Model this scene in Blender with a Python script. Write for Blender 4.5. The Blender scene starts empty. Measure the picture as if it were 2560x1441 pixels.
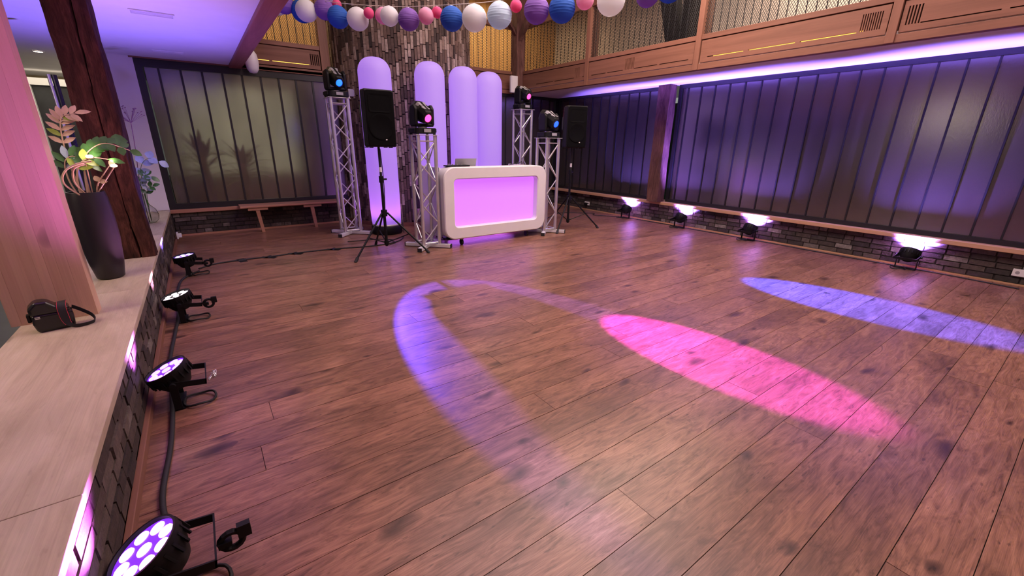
import bpy, bmesh, math, random
from mathutils import Vector, Matrix, noise
random.seed(7)
S = bpy.context.scene
COL = S.collection
R = math.radians
PI = math.pi

# ------------------------------------------------------------------ camera
CAM_H = 1.42
pitch, yaw, roll, fpx = R(18.865), R(35.87), R(0.804), 1053.8
fw = Vector((math.sin(yaw)*math.cos(pitch), math.cos(yaw)*math.cos(pitch), -math.sin(pitch)))
rt = Vector((math.cos(yaw), -math.sin(yaw), 0))
up = rt.cross(fw)
rt2 = math.cos(roll)*rt + math.sin(roll)*up
up2 = -math.sin(roll)*rt + math.cos(roll)*up
cd = bpy.data.cameras.new('camera')
cd.sensor_width = 36; cd.lens = fpx/2560*36; cd.clip_start = .03; cd.clip_end = 200
cam = bpy.data.objects.new('camera', cd); COL.objects.link(cam)
cam.matrix_world = Matrix(((rt2.x, up2.x, -fw.x, 0), (rt2.y, up2.y, -fw.y, 0), (rt2.z, up2.z, -fw.z, CAM_H), (0, 0, 0, 1)))
S.camera = cam

# ------------------------------------------------------------------ world, exposure, large lights
W = bpy.data.worlds.new('dusk'); S.world = W; W.use_nodes = True
W.node_tree.nodes['Background'].inputs[0].default_value = (.42, .46, .40, 1)
W.node_tree.nodes['Background'].inputs[1].default_value = .5
S.view_settings.view_transform = 'Standard'
S.view_settings.look = 'None'
S.view_settings.gamma = 1
S.view_settings.use_curve_mapping = False
S.view_settings.exposure = 0.36
cy_ = S.cycles
cy_.max_bounces = 7; cy_.diffuse_bounces = 3; cy_.glossy_bounces = 3; cy_.transmission_bounces = 6; cy_.transparent_max_bounces = 4
cy_.use_adaptive_sampling = True; cy_.adaptive_threshold = .03
cy_.caustics_reflective = False; cy_.caustics_refractive = False

def light(name, kind, loc, power, color, target=None, size=.1, size_y=None, spot=None, blend=.3, parent=None):
    d = bpy.data.lights.new(name, kind); d.energy = power; d.color = color
    if kind == 'AREA':
        d.size = size
        if size_y: d.shape = 'RECTANGLE'; d.size_y = size_y
    else:
        d.shadow_soft_size = size
    if spot: d.spot_size = R(spot); d.spot_blend = blend
    o = bpy.data.objects.new(name, d); COL.objects.link(o); o.location = loc
    if target is not None:
        o.rotation_euler = (Vector(target)-Vector(loc)).to_track_quat('-Z', 'Y').to_euler()
    if parent: o.parent = parent
    return o

# roof light over the dance floor, gallery lamps
light('roof_light', 'AREA', (3.6, 2.4, 5.1), 330, (1, .76, .76), (3.6, 2.4, 0), 4.2, 6.5)
light('gallery_lamp_light', 'AREA', (7.6, 3.5, 4.6), 230, (1, .78, .6), (7.9, 3.5, 2.5), 1.2, 8)
light('gallery_lamp_light', 'AREA', (2.0, 9.3, 4.6), 80, (1, .74, .42), (2.0, 9.6, 2.5), 5, .8)
light('gallery_lamp_light', 'AREA', (6.3, 9.3, 4.6), 75, (1, .74, .42), (6.3, 9.6, 2.5), 3, .8)
light('bar_lamp_light', 'AREA', (-1.9, 3.2, 2.44), 95, (1, .80, .6), (-1.6, 3.2, 0), 1.2, 5)
light('back_room_light', 'AREA', (-2.0, 10.2, 2.42), 30, (1, .86, .66), (-2.0, 10.2, 0), 2.4, 2.4)

# ------------------------------------------------------------------ node helpers and materials
MATS = {}
def newmat(name):
    m = bpy.data.materials.new(name); m.use_nodes = True
    nt = m.node_tree; b = nt.nodes['Principled BSDF']
    MATS[name] = m
    return m, nt, b
def N(nt, t, **kw):
    n = nt.nodes.new(t)
    for k, v in kw.items():
        if k.startswith('i_'):
            n.inputs[k[2:].replace('_', ' ')].default_value = v
        else: setattr(n, k, v)
    return n
def ramp(nt, fac, stops):
    r = N(nt, 'ShaderNodeValToRGB')
    el = r.color_ramp.elements
    el[0].position, el[0].color = stops[0][0], (*stops[0][1], 1)
    el[1].position, el[1].color = stops[-1][0], (*stops[-1][1], 1)
    for p, c in stops[1:-1]:
        e = el.new(p); e.color = (*c, 1)
    nt.links.new(fac, r.inputs[0]); return r.outputs[0]
def mixc(nt, fac, a, b, mode='MIX'):
    m = N(nt, 'ShaderNodeMix', data_type='RGBA', blend_type=mode)
    for s, v in ((m.inputs[0], fac), (m.inputs[6], a), (m.inputs[7], b)):
        if hasattr(v, 'links') or hasattr(v, 'is_linked'): nt.links.new(v, s)
        elif isinstance(v, (int, float)): s.default_value = v
        else: s.default_value = (*v, 1)
    return m.outputs[2]
def mth(nt, op, a, b=None, c=None, clamp=False):
    m = N(nt, 'ShaderNodeMath', operation=op); m.use_clamp = clamp
    for s, v in zip(m.inputs, (a, b, c)):
        if v is None: continue
        if hasattr(v, 'is_linked'): nt.links.new(v, s)
        else: s.default_value = v
    return m.outputs[0]
def coords(nt, scale=(1, 1, 1), rnd=0., obj=False):
    if obj: p = N(nt, 'ShaderNodeTexCoord').outputs['Object']
    else: p = N(nt, 'ShaderNodeNewGeometry').outputs['Position']
    if rnd:
        oi = N(nt, 'ShaderNodeObjectInfo')
        k = N(nt, 'ShaderNodeVectorMath', operation='SCALE'); k.inputs[0].default_value = (rnd, rnd*1.7, rnd*.6)
        nt.links.new(oi.outputs['Random'], k.inputs['Scale'])
        a = N(nt, 'ShaderNodeVectorMath', operation='ADD'); nt.links.new(p, a.inputs[0]); nt.links.new(k.outputs[0], a.inputs[1]); p = a.outputs[0]
    mp = N(nt, 'ShaderNodeMapping'); mp.inputs['Scale'].default_value = scale
    nt.links.new(p, mp.inputs[0]); return mp.outputs[0]
def noise_f(nt, vec, scale, detail=4, rough=.55, dist=0.):
    n = N(nt, 'ShaderNodeTexNoise'); n.inputs['Scale'].default_value = scale; n.inputs['Detail'].default_value = detail
    n.inputs['Roughness'].default_value = rough; n.inputs['Distortion'].default_value = dist
    nt.links.new(vec, n.inputs['Vector']); return n.outputs['Fac']
def bump(nt, b, h, strength=.2, dist=.01):
    n = N(nt, 'ShaderNodeBump'); n.inputs['Strength'].default_value = strength; n.inputs['Distance'].default_value = dist
    nt.links.new(h, n.inputs['Height']); nt.links.new(n.outputs[0], b.inputs['Normal'])

def plain(name, col, rough=.5, metal=0., spec=.5, var=.06, scale=8, bmp=0.):
    m, nt, b = newmat(name)
    v = coords(nt)
    f = noise_f(nt, v, scale, 5)
    lo = tuple(max(0, c*(1-var)) for c in col); hi = tuple(min(1, c*(1+var)) for c in col)
    nt.links.new(ramp(nt, f, [(.3, lo), (.7, hi)]), b.inputs['Base Color'])
    b.inputs['Roughness'].default_value = rough; b.inputs['Metallic'].default_value = metal
    b.inputs['Specular IOR Level'].default_value = spec
    if bmp: bump(nt, b, noise_f(nt, v, scale*14, 3), bmp, .004)
    return m
def emit(name, col, strength, base=(.02, .02, .02)):
    m, nt, b = newmat(name)
    b.inputs['Base Color'].default_value = (*base, 1)
    b.inputs['Emission Color'].default_value = (*col, 1); b.inputs['Emission Strength'].default_value = strength
    b.inputs['Roughness'].default_value = .3
    return m
def wood(name, dark, mid, light_, axis='X', grain=1., rough=.45, knot=None, rnd=23., val=.16, bmp=.15, spec=.5, fine=.25, k=.07, smudge=0., swirl=1.2):
    m, nt, b = newmat(name)
    sc = {'X': (k, 1, 1), 'Y': (1, k, 1), 'Z': (1, 1, k)}[axis]
    v = coords(nt, sc, rnd)
    a = noise_f(nt, v, 7*grain, 6, .62, swirl)
    col = ramp(nt, a, [(.28, dark), (.5, mid), (.74, light_)])
    k2 = .012
    sc2 = {'X': (k2, 1, 1), 'Y': (1, k2, 1), 'Z': (1, 1, k2)}[axis]
    v2 = coords(nt, sc2, rnd)
    fn = noise_f(nt, v2, 170*grain, 4, .65, .3)
    fr = ramp(nt, fn, [(.3, (1-fine,)*3), (.62, (1, 1, 1))])
    col = mixc(nt, 1., col, fr, 'MULTIPLY')
    if knot:
        sk = {'X': (.45, 1, 1), 'Y': (1, .45, 1), 'Z': (1, 1, .45)}[axis]
        kv = coords(nt, sk, rnd)
        dn = N(nt, 'ShaderNodeTexNoise'); dn.inputs['Scale'].default_value = 6; nt.links.new(kv, dn.inputs['Vector'])
        ad = N(nt, 'ShaderNodeVectorMath', operation='MULTIPLY_ADD'); nt.links.new(dn.outputs['Color'], ad.inputs[0]); ad.inputs[1].default_value = (.12, .12, .12); nt.links.new(kv, ad.inputs[2])
        vo = N(nt, 'ShaderNodeTexVoronoi', voronoi_dimensions=knot[4] if len(knot) > 4 else '3D'); vo.inputs['Scale'].default_value = knot[0]; nt.links.new(ad.outputs[0], vo.inputs['Vector'])
        cs = N(nt, 'ShaderNodeSeparateColor'); nt.links.new(vo.outputs['Color'], cs.inputs[0])
        sel = mth(nt, 'GREATER_THAN', cs.outputs[0], knot[3] if len(knot) > 3 else .62)
        rad = mth(nt, 'MULTIPLY_ADD', cs.outputs[1], knot[1]*.8, knot[1]*.35)
        kf = mth(nt, 'MULTIPLY', mth(nt, 'SUBTRACT', 1., mth(nt, 'DIVIDE', vo.outputs['Distance'], rad), clamp=True), sel)
        kf = mth(nt, 'POWER', kf, .6)
        col = mixc(nt, mth(nt, 'MULTIPLY', kf, knot[2]), col, tuple(c*.28 for c in dark))
    if smudge:
        sm = noise_f(nt, coords(nt, {'X': (.4, 1, 1), 'Y': (1, .4, 1), 'Z': (1, 1, .4)}[axis], rnd*.2), 3.1, 5, .62, .4)
        col = mixc(nt, 1., col, ramp(nt, sm, [(.42, (1.08, 1.08, 1.08)), (.58, (1-smudge*.6,)*3), (.72, (1-smudge,)*3)]), 'MULTIPLY')
        sp2_ = noise_f(nt, coords(nt, {'X': (.3, 1, 1), 'Y': (1, .3, 1), 'Z': (1, 1, .3)}[axis], rnd), 55, 2, .5)
        col = mixc(nt, 1., col, ramp(nt, sp2_, [(.25, (1-smudge*1.1,)*3), (.34, (1, 1, 1))]), 'MULTIPLY')
    if val:
        oi = N(nt, 'ShaderNodeObjectInfo')
        vv = ramp(nt, oi.outputs['Random'], [(0, (1-val, 1-val*1.1, 1-val*1.2)), (1, (1+val*.6, 1+val*.6, 1+val*.55))])
        col = mixc(nt, 1., col, vv, 'MULTIPLY')
    nt.links.new(col, b.inputs['Base Color'])
    rr = ramp(nt, a, [(.3, (rough*1.15,)*3), (.7, (rough*.9,)*3)])
    nt.links.new(rr, b.inputs['Roughness'])
    b.inputs['Specular IOR Level'].default_value = spec
    if bmp: bump(nt, b, fn, bmp, .002)
    return m
def brickmat(name, stops, rough=.8, axis_z=True):
    m, nt, b = newmat(name)
    oi = N(nt, 'ShaderNodeObjectInfo')
    v = coords(nt, (1, 1, 1), 11.)
    big = noise_f(nt, coords(nt), 9.3, 2)
    f = mth(nt, 'ADD', mth(nt, 'MULTIPLY', oi.outputs['Random'], .85), mth(nt, 'MULTIPLY', big, .25))
    col = ramp(nt, f, stops)
    st = noise_f(nt, v, 26, 6, .7)
    col = mixc(nt, 1., col, ramp(nt, st, [(.3, (.55, .52, .5)), (.7, (1.25, 1.2, 1.15))]), 'MULTIPLY')
    nt.links.new(col, b.inputs['Base Color']); b.inputs['Roughness'].default_value = rough
    bump(nt, b, noise_f(nt, v, 70, 4), .6, .006)
    return m

M_floor = wood('oak floor', (.135, .06, .036), (.285, .136, .086), (.415, .215, .14), 'X', 2.4, .32, (2.8, .135, .95, .45, '2D'), 31., .1, 0., .45, .45, .2, .45, 2.6)
M_joint = plain('dark joint', (.02, .013, .01), .9)
M_coping = wood('bleached oak', (.40, .315, .225), (.48, .39, .285), (.54, .45, .345), 'Y', 1.2, .5, (2.2, .1, .5, .55, '2D'), 23., .06, .1, .4, .14, .2, .1)
M_larch = wood('larch boards', (.17, .073, .046), (.235, .104, .068), (.285, .134, .09), 'Y', .8, .5, (3.5, .07, .8, .75), 17., .1, .08, .35, .12)
M_larchX = wood('larch boards across', (.17, .073, .046), (.235, .104, .068), (.285, .134, .09), 'X', .8, .5, (3.5, .07, .8, .75), 17., .1, .08, .35, .12)
M_larchZ = wood('larch posts', (.17, .073, .046), (.235, .104, .068), (.285, .134, .09), 'Z', .8, .5, None, 17., .1, .08, .35, .12)
M_sill = wood('pine sill', (.42, .22, .12), (.52, .3, .17), (.58, .36, .22), 'Y', .8, .5, None, 17., .08, .08, .4, .12)
M_sillX = wood('pine sill across', (.36, .16, .1), (.45, .22, .14), (.5, .27, .18), 'X', .8, .5, None, 17., .08, .08, .4, .12)
M_glulam = wood('glulam spruce', (.54, .33, .22), (.64, .41, .28), (.7, .46, .32), 'Z', .5, .55, (6., .36, .95, .35), 29., .1, .06, .4, .1)
M_old = wood('old oak timber', (.028, .011, .009), (.075, .024, .018), (.15, .05, .036), 'Z', 2.5, .8, (4., .34, .8, .5), 0., 0., 1., .2, .6, .22, .55)
M_old2 = wood('weathered timber', (.1, .05, .04), (.19, .09, .075), (.28, .145, .115), 'Z', 2.2, .75, (4., .12, .8, .6), 0., 0., 1., .2, .5, .2, .4)
M_black_timber = wood('tarred timber', (.008, .006, .006), (.013, .01, .009), (.02, .015, .013), 'Z', 1.2, .8, None, 0., 0., .4, .2, .3)
M_yellow = wood('amber plank wall', (.42, .24, .09), (.5, .3, .12), (.56, .35, .15), 'Z', .6, .6, None, 17., .12, .05, .3, .12)
M_white = plain('white plaster', (.78, .76, .76), .85, var=.03, scale=3)
M_cream = plain('cream paint', (.72, .6, .36), .85, var=.04, scale=3)
M_pale = plain('pale board wall', (.52, .45, .4), .8, var=.2, scale=1.6)
M_tile = plain('slate tile', (.03, .032, .036), .4, var=.3, scale=5)
M_frame = plain('black steel', (.012, .012, .014), .38)
M_mortar = plain('dark mortar', (.035, .03, .028), .95, var=.2, bmp=.5)
M_brick = brickmat('mixed grey brick', [(0, (.016, .015, .015)), (.3, (.045, .038, .036)), (.55, (.075, .058, .052)), (.75, (.11, .095, .09)), (.92, (.16, .145, .14)), (1, (.34, .33, .32))])
M_brick3 = brickmat('dark brown brick', [(0, (.016, .012, .011)), (.4, (.045, .032, .027)), (.7, (.075, .054, .045)), (.92, (.11, .085, .075)), (1, (.2, .18, .16))])
M_brick2 = brickmat('mixed brown brick', [(0, (.028, .019, .017)), (.25, (.085, .055, .045)), (.5, (.14, .09, .07)), (.75, (.24, .175, .145)), (1, (.42, .35, .31))])
M_black = plain('black plastic', (.005, .005, .006), .5, spec=.25)
M_blackmat = plain('black rubber', (.012, .012, .013), .7)
M_blackgloss = plain('black gloss', (.012, .012, .015), .22)
M_grille = plain('speaker grille', (.0025, .0025, .003), .75, spec=.08, bmp=.4, scale=30)
M_pot = plain('dark glazed pot', (.018, .014, .022), .33)
M_soil = plain('potting soil', (.02, .014, .01), .95, bmp=.8)
M_alu = plain('brushed aluminium', (.72, .72, .74), .36, .85)
M_satin = plain('painted white metal', (.74, .74, .77), .35, .3)
M_booth = plain('white laminate', (.78, .76, .76), .4, var=.02)
M_whitepl = plain('white plastic', (.8, .79, .8), .4, var=.02)
M_grey = plain('grey plastic', (.34, .33, .36), .35)
M_red = plain('red piping', (.55, .02, .06), .5)
M_leaf = plain('green leaf', (.055, .16, .035), .3, var=.3, scale=14)
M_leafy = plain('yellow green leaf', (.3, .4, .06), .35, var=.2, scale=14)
M_leafp = plain('pale backlit leaf', (.6, .42, .3), .4, var=.2, scale=14)  # strong light on the leaves put into this pale colour
M_stalk = plain('pale leaf stalk', (.55, .36, .27), .45)
M_bluel = plain('blue grey leaf', (.33, .42, .5), .3, var=.2, scale=14)
M_dried = plain('dried flower', (.2, .08, .12), .8)
M_string = plain('white cord', (.7, .62, .55), .8)
M_slot_glow = emit('amber slot glow', (1, .5, .08), 2.2)  # emission standing in for warm light inside the gallery front
M_lensv = emit('violet lens plate', (.25, .03, 1), .9, (.02, .01, .05))
M_down = emit('downlight bulb', (1, .85, .6), 12)

def glassmat(name, tint, trans=.5, rough=.4, ior=1.4):
    m, nt, b = newmat(name)
    v = coords(nt, (1, 1, .35), 3.)
    f = noise_f(nt, v, 2.2, 3)
    nt.links.new(ramp(nt, f, [(.3, tuple(c*.7 for c in tint)), (.7, tuple(c*1.25 for c in tint))]), b.inputs['Base Color'])
    b.inputs['Roughness'].default_value = rough; b.inputs['Transmission Weight'].default_value = trans
    b.inputs['IOR'].default_value = ior; b.inputs['Specular IOR Level'].default_value = .5
    bump(nt, b, noise_f(nt, coords(nt, (1, 1, .3)), 90, 2), .12, .003)
    return m
M_chan = glassmat('frosted channel glass', (.6, .52, .38), .93, .2, 1.85)
M_chand = glassmat('dark channel glass', (.04, .034, .031), .0, .2, 2.3)
m, nt, b = newmat('clear glass'); b.inputs['Transmission Weight'].default_value = 1; b.inputs['Roughness'].default_value = .03; b.inputs['IOR'].default_value = 1.2
M_clear = m

def paper(name, col):
    m, nt, b = newmat(name)
    b.inputs['Base Color'].default_value = (*col, 1); b.inputs['Roughness'].default_value = .75
    tr = N(nt, 'ShaderNodeBsdfTranslucent'); tr.inputs[0].default_value = (*col, 1)
    mx = N(nt, 'ShaderNodeMixShader'); mx.inputs[0].default_value = .35
    out = nt.nodes['Material Output']
    nt.links.new(b.outputs[0], mx.inputs[1]); nt.links.new(tr.outputs[0], mx.inputs[2]); nt.links.new(mx.outputs[0], out.inputs[0])
    return m
PAPER = {'white': paper('white paper', (.82, .82, .83)), 'paleblue': paper('pale blue paper', (.62, .76, .88)),
         'purple': paper('purple paper', (.27, .13, .5)), 'lilac': paper('lilac paper', (.5, .38, .68)),
         'blue': paper('blue paper', (.03, .14, .56)), 'pink': paper('pink paper', (.85, .42, .6)), 'hotpink': paper('hot pink paper', (.83, .11, .3))}
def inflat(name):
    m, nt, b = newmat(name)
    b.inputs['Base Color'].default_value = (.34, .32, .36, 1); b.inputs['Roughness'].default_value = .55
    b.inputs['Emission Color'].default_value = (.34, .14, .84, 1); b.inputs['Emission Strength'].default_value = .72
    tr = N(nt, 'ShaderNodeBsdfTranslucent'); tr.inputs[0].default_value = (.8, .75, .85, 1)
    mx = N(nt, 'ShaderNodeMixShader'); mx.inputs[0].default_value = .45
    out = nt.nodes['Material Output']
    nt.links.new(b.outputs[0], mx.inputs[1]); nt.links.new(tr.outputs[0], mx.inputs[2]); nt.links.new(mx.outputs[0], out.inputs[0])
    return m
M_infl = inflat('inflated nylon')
M_boothglow = emit('lit booth panel', (.6, .13, 1), .85, (.3, .25, .35))

# ------------------------------------------------------------------ mesh builder
class MB:
    def __init__(s): s.v = []; s.f = []
    def add(s, vs, fs, M=None):
        o = len(s.v)
        s.v += [tuple(M @ Vector(p)) if M else tuple(p) for p in vs]
        s.f += [tuple(i+o for i in f) for f in fs]; return s
    def box(s, x0, x1, y0, y1, z0, z1, M=None):
        vs = [(x, y, z) for z in (z0, z1) for y in (y0, y1) for x in (x0, x1)]
        return s.add(vs, [(0, 2, 3, 1), (4, 5, 7, 6), (0, 1, 5, 4), (2, 6, 7, 3), (0, 4, 6, 2), (1, 3, 7, 5)], M)
    def hexa(s, bot, top, M=None):
        return s.add(list(bot)+list(top), [(3, 2, 1, 0), (4, 5, 6, 7), (0, 1, 5, 4), (1, 2, 6, 5), (2, 3, 7, 6), (3, 0, 4, 7)], M)
    def prism(s, poly, a, b, axis='Y', M=None):
        n = len(poly)
        def pt(u, w, t): return {'Y': (u, t, w), 'X': (t, u, w), 'Z': (u, w, t)}[axis]
        vs = [pt(u, w, a) for u, w in poly]+[pt(u, w, b) for u, w in poly]
        return s.add(vs, [tuple(range(n)), tuple(range(2*n-1, n-1, -1))]+[(i, n+i, n+(i+1) % n, (i+1) % n) for i in range(n)], M)
    def tube(s, p, q, r0, r1=None, n=10, caps=True):
        return s.path([p, q], r0, n, r1=r1, caps=caps)
    def path(s, pts, r, n=8, closed=False, r1=None, caps=True, radii=None):
        pts = [Vector(p) for p in pts]; k = len(pts)
        up_ = None; rings = []
        for i, p in enumerate(pts):
            a = pts[(i-1) % k] if (closed or i > 0) else p
            c = pts[(i+1) % k] if (closed or i < k-1) else p
            t = (c-a).normalized()
            if up_ is None: up_ = t.orthogonal().normalized()
            up_ = (up_-t*up_.dot(t))
            up_ = up_.normalized() if up_.length > 1e-6 else t.orthogonal().normalized()
            sd = t.cross(up_)
            rad = radii[i] if radii else (r if r1 is None else r+(r1-r)*i/max(1, k-1))
            rings.append([p+(up_*math.cos(2*PI*j/n)+sd*math.sin(2*PI*j/n))*rad for j in range(n)])
        vs = [x for rg in rings for x in rg]; fs = []
        for i in range(k if closed else k-1):
            i2 = (i+1) % k
            for j in range(n):
                fs.append((i*n+j, i*n+(j+1) % n, i2*n+(j+1) % n, i2*n+j))
        if caps and not closed:
            fs.append(tuple(range(n-1, -1, -1))); fs.append(tuple(range((k-1)*n, k*n)))
        return s.add(vs, fs)
    def lathe(s, prof, n=24, M=None, caps=True):
        vs = []; fs = []
        for r, z in prof:
            for j in range(n): vs.append((r*math.cos(2*PI*j/n), r*math.sin(2*PI*j/n), z))
        for i in range(len(prof)-1):
            for j in range(n): fs.append((i*n+j, i*n+(j+1) % n, (i+1)*n+(j+1) % n, (i+1)*n+j))
        if caps:
            if prof[0][0] > 1e-5: fs.append(tuple(range(n-1, -1, -1)))
            if prof[-1][0] > 1e-5: fs.append(tuple(range((len(prof)-1)*n, len(prof)*n)))
        return s.add(vs, fs, M)
    def build(s, name, mat, parent=None, smooth=None, bevel=0, seg=2, loc=None, kind=None):
        me = bpy.data.meshes.new(name); me.from_pydata(s.v, [], s.f); me.update()
        bm = bmesh.new(); bm.from_mesh(me)
        bmesh.ops.recalc_face_normals(bm, faces=bm.faces)
        if bevel:
            es = [e for e in bm.edges if len(e.link_faces) == 2 and e.calc_face_angle(0) > .5]
            bmesh.ops.bevel(bm, geom=es, offset=bevel, segments=seg, profile=.5, affect='EDGES', clamp_overlap=True)
        bm.to_mesh(me); bm.free()
        if smooth:
            for p in me.polygons: p.use_smooth = True
            me.set_sharp_from_angle(angle=R(smooth))
        me.materials.append(mat)
        o = bpy.data.objects.new(name, me); COL.objects.link(o)
        if parent: o.parent = parent
        if loc: o.location = loc
        if kind: o['kind'] = kind
        return o
def B(x0, x1, y0, y1, z0, z1): return MB().box(x0, x1, y0, y1, z0, z1)
def tag(o, label, cat, group=None):
    o['label'] = label; o['category'] = cat
    if group: o['group'] = group
    return o
def thing(name, loc, label, cat, group=None, rz=0):
    o = bpy.data.objects.new(name, None); COL.objects.link(o); o.location = loc; o.rotation_euler.z = rz
    o.empty_display_size = .1
    return tag(o, label, cat, group)
def copy_tree(o, parent=None):
    c = o.copy(); COL.objects.link(c); c.parent = parent
    for ch in list(o.children): copy_tree(ch, c)
    return c
def struct(o): o['kind'] = 'structure'; return o
def inst(name, me, parent, loc, scale=(1, 1, 1), rz=0):
    o = bpy.data.objects.new(name, me); COL.objects.link(o); o.parent = parent; o.location = loc; o.scale = scale
    if rz: o.rotation_euler.z = rz
    return o
def unit_box(name, mat, jit=0., seed=0):
    rg = random.Random(seed); mb = MB().box(-.5, .5, -.5, .5, -.5, .5)
    mb.v = [tuple(c*(1-rg.random()*jit) for c in p) for p in mb.v]
    o = mb.build(name, mat); me = o.data; bpy.data.objects.remove(o); return me
def rrect(cx, cz, w, h, r, k=6):
    pts = []
    for qx, qz, a0 in ((1, -1, -PI/2), (1, 1, 0), (-1, 1, PI/2), (-1, -1, PI)):
        for i in range(k+1):
            a = a0+PI/2*i/k
            pts.append((cx+qx*(w/2-r)+r*math.cos(a), cz+qz*(h/2-r)+r*math.sin(a)))
    return pts
def smooth_pts(pts, k=6):
    P = [Vector(p) for p in pts]; out = []
    for i in range(len(P)-1):
        p0, p1, p2, p3 = P[max(0, i-1)], P[i], P[i+1], P[min(len(P)-1, i+2)]
        for j in range(k):
            t = j/k
            out.append(.5*((2*p1)+(p2-p0)*t+(2*p0-5*p1+4*p2-p3)*t*t+(3*p1-p0-3*p2+p3)*t**3))
    out.append(P[-1]); return out

# ------------------------------------------------------------------ the room
XR, YB, XP = 7.19, 8.20, -.46        # right wall, back wall, face of the low left wall
Y0 = -3.0
floor = struct(B(-.46, 7.5, Y0, 9.6, -.12, -.014).build('floor', M_joint))
plank_me = unit_box('plank', M_floor)
rg = random.Random(3)
w = .198; y = -.082-15*w
while y < YB:
    x = -.44-rg.random()*1.6
    while x < XR+.02:
        L = rg.choice((2.0, 2.6, 3.0, 3.4, 3.8))*(.9+.2*rg.random())
        a, b_ = max(x, -.44), min(x+L, XR+.02)
        if b_-a > .08:
            inst('plank', plank_me, floor, ((a+b_)/2, y+w/2, -.0075+rg.uniform(-.0004, .0004)), (b_-a-.0025, w-.0028, .015))
        x += L
    y += w
struct(B(-7, -.46, Y0, 14, -.1, 0).build('floor', M_tile))

def brick_rows(parent, mat, origin, udir, length, z0, z1, courses, bl, normal, seed, gap=.009, proud=.008):
    mes = [unit_box('brick', mat, .06, i) for i in range(4)]
    rg = random.Random(seed); hh = (z1-z0)/courses; u = Vector(udir); n = Vector(normal); o = Vector(origin)
    ang = math.atan2(u.y, u.x)
    for c in range(courses):
        t = -rg.random()*bl
        while t < length:
            l = bl*(rg.choice((1, 1, 1, .5))*(.92+.16*rg.random()))
            a, e = max(t, 0), min(t+l, length)
            if e-a > .03:
                p = o+u*((a+e)/2)+n*(rg.uniform(.0, proud)-.004)
                inst('brick', rg.choice(mes), parent, (p.x, p.y, z0+hh*(c+.5)), (e-a-gap, .024, hh-gap), ang)
            t += l

# right wall: brick plinth, sill, channel glass
wr = struct(B(XR+.012, XR+.35, Y0, YB+.3, -.1, .355).build('wall_right', M_mortar))
brick_rows(wr, M_brick, (XR+.01, -.6, 0), (0, 1, 0), YB+.6, .018, .352, 5, .21, (-1, 0, 0), 5)
struct(B(XR-.10, XR+.3, Y0, YB, .355, .41).build('trim_1', M_sill, bevel=.006))
struct(B(XR-.012, XR+.012, Y0, YB, 0, .018).build('baseboard_right', M_sill))
struct(B(XR-.03, XR+.35, Y0, YB+.2, 2.462, 2.5).build('trim_2', M_larch))
pane_r = None
def window(n, axis, pos, a, b_, z0, z1, pitch, mat, mull=.016, fr=.055, sgn=1, start=None):
    """channel glass window; axis 'Y' runs along y at x=pos, 'X' along x at y=pos. sgn: outward direction"""
    def bx(mb, u0, u1, d0, d1, za, zb):
        d0, d1 = sorted((pos+sgn*d0, pos+sgn*d1))
        return mb.box(d0, d1, u0, u1, za, zb) if axis == 'Y' else mb.box(u0, u1, d0, d1, za, zb)
    f = MB()
    bx(f, a, b_, 0, .09, z0, z0+fr); bx(f, a, b_, 0, .09, z1-fr*1.2, z1); bx(f, a, a+fr, 0, .09, z0+fr, z1-fr*1.2); bx(f, b_-fr, b_, 0, .09, z0+fr, z1-fr*1.2)
    wn = struct(f.build('window_%d' % n, M_frame))
    u = (start if start is not None else a+fr)
    me = None; first = True
    while u < b_-fr-.02:
        u1 = min(u+pitch, b_-fr)
        ua = max(u, a+fr)
        if u1-ua > .03:
            g = MB()
            # a channel: flat face with two short flanges behind
            bx(g, ua+mull/2, u1-mull/2, .03, .037, z0+fr, z1-fr*1.2)
            g.build('pane', mat, wn)
            fl = MB(); bx(fl, ua+mull/2-.004, ua+mull/2, .022, .07, z0+fr, z1-fr*1.2); bx(fl, u1-mull/2, u1-mull/2+.004, .022, .07, z0+fr, z1-fr*1.2)
        m_ = MB(); bx(m_, u1-mull/2, u1+mull/2, .015, .075, z0+fr, z1-fr*1.2)
        if u1 < b_-fr-.01: m_.build('mullion', M_frame, wn)
        u = u1
    return wn
window(1, 'Y', XR, -2.9, 4.96, .41, 2.462, .2475, M_chand, .018, .06, start=4.79-.2475*31)
window(2, 'Y', XR, 5.30, YB, .41, 2.462, .2475, M_chand)

# back wall left: brick plinth, bench sill, channel glass
wb = struct(B(-.5, 2.6, YB+.012, YB+.17, -.1, .355).build('wall_back', M_mortar))
brick_rows(wb, M_brick3, (-.45, YB+.01, 0), (1, 0, 0), 2.75, .03, .352, 5, .21, (0, -1, 0), 8)
struct(B(-.97, 2.7, YB-.04, YB+.17, .355, .41).build('trim_3', M_sillX, bevel=.006))
struct(B(-.43, 2.4, YB-.015, YB+.012, 0, .03).build('baseboard_back', M_sillX))
window(3, 'X', YB, -.46, 2.30, .41, 2.462, .2505, M_chan, .026, .085, start=-.46+.0)
struct(B(-.5, 2.1, YB-.02, YB+.3, 2.462, 2.5).build('trim_4', M_larchX))
wb2 = struct(B(4.3, XR+.3, YB+.012, YB+.35, -.1, .355).build('wall_back', M_mortar))
brick_rows(wb2, M_brick, (4.5, YB+.01, 0), (1, 0, 0), XR-4.5, .018, .352, 5, .21, (0, -1, 0), 9)
struct(B(4.3, XR, YB-.035, YB+.3, .355, .41).build('trim_5', M_sillX, bevel=.006))
window(4, 'X', YB, 4.40, XR, .41, 2.462, .2505, M_chand)
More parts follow.
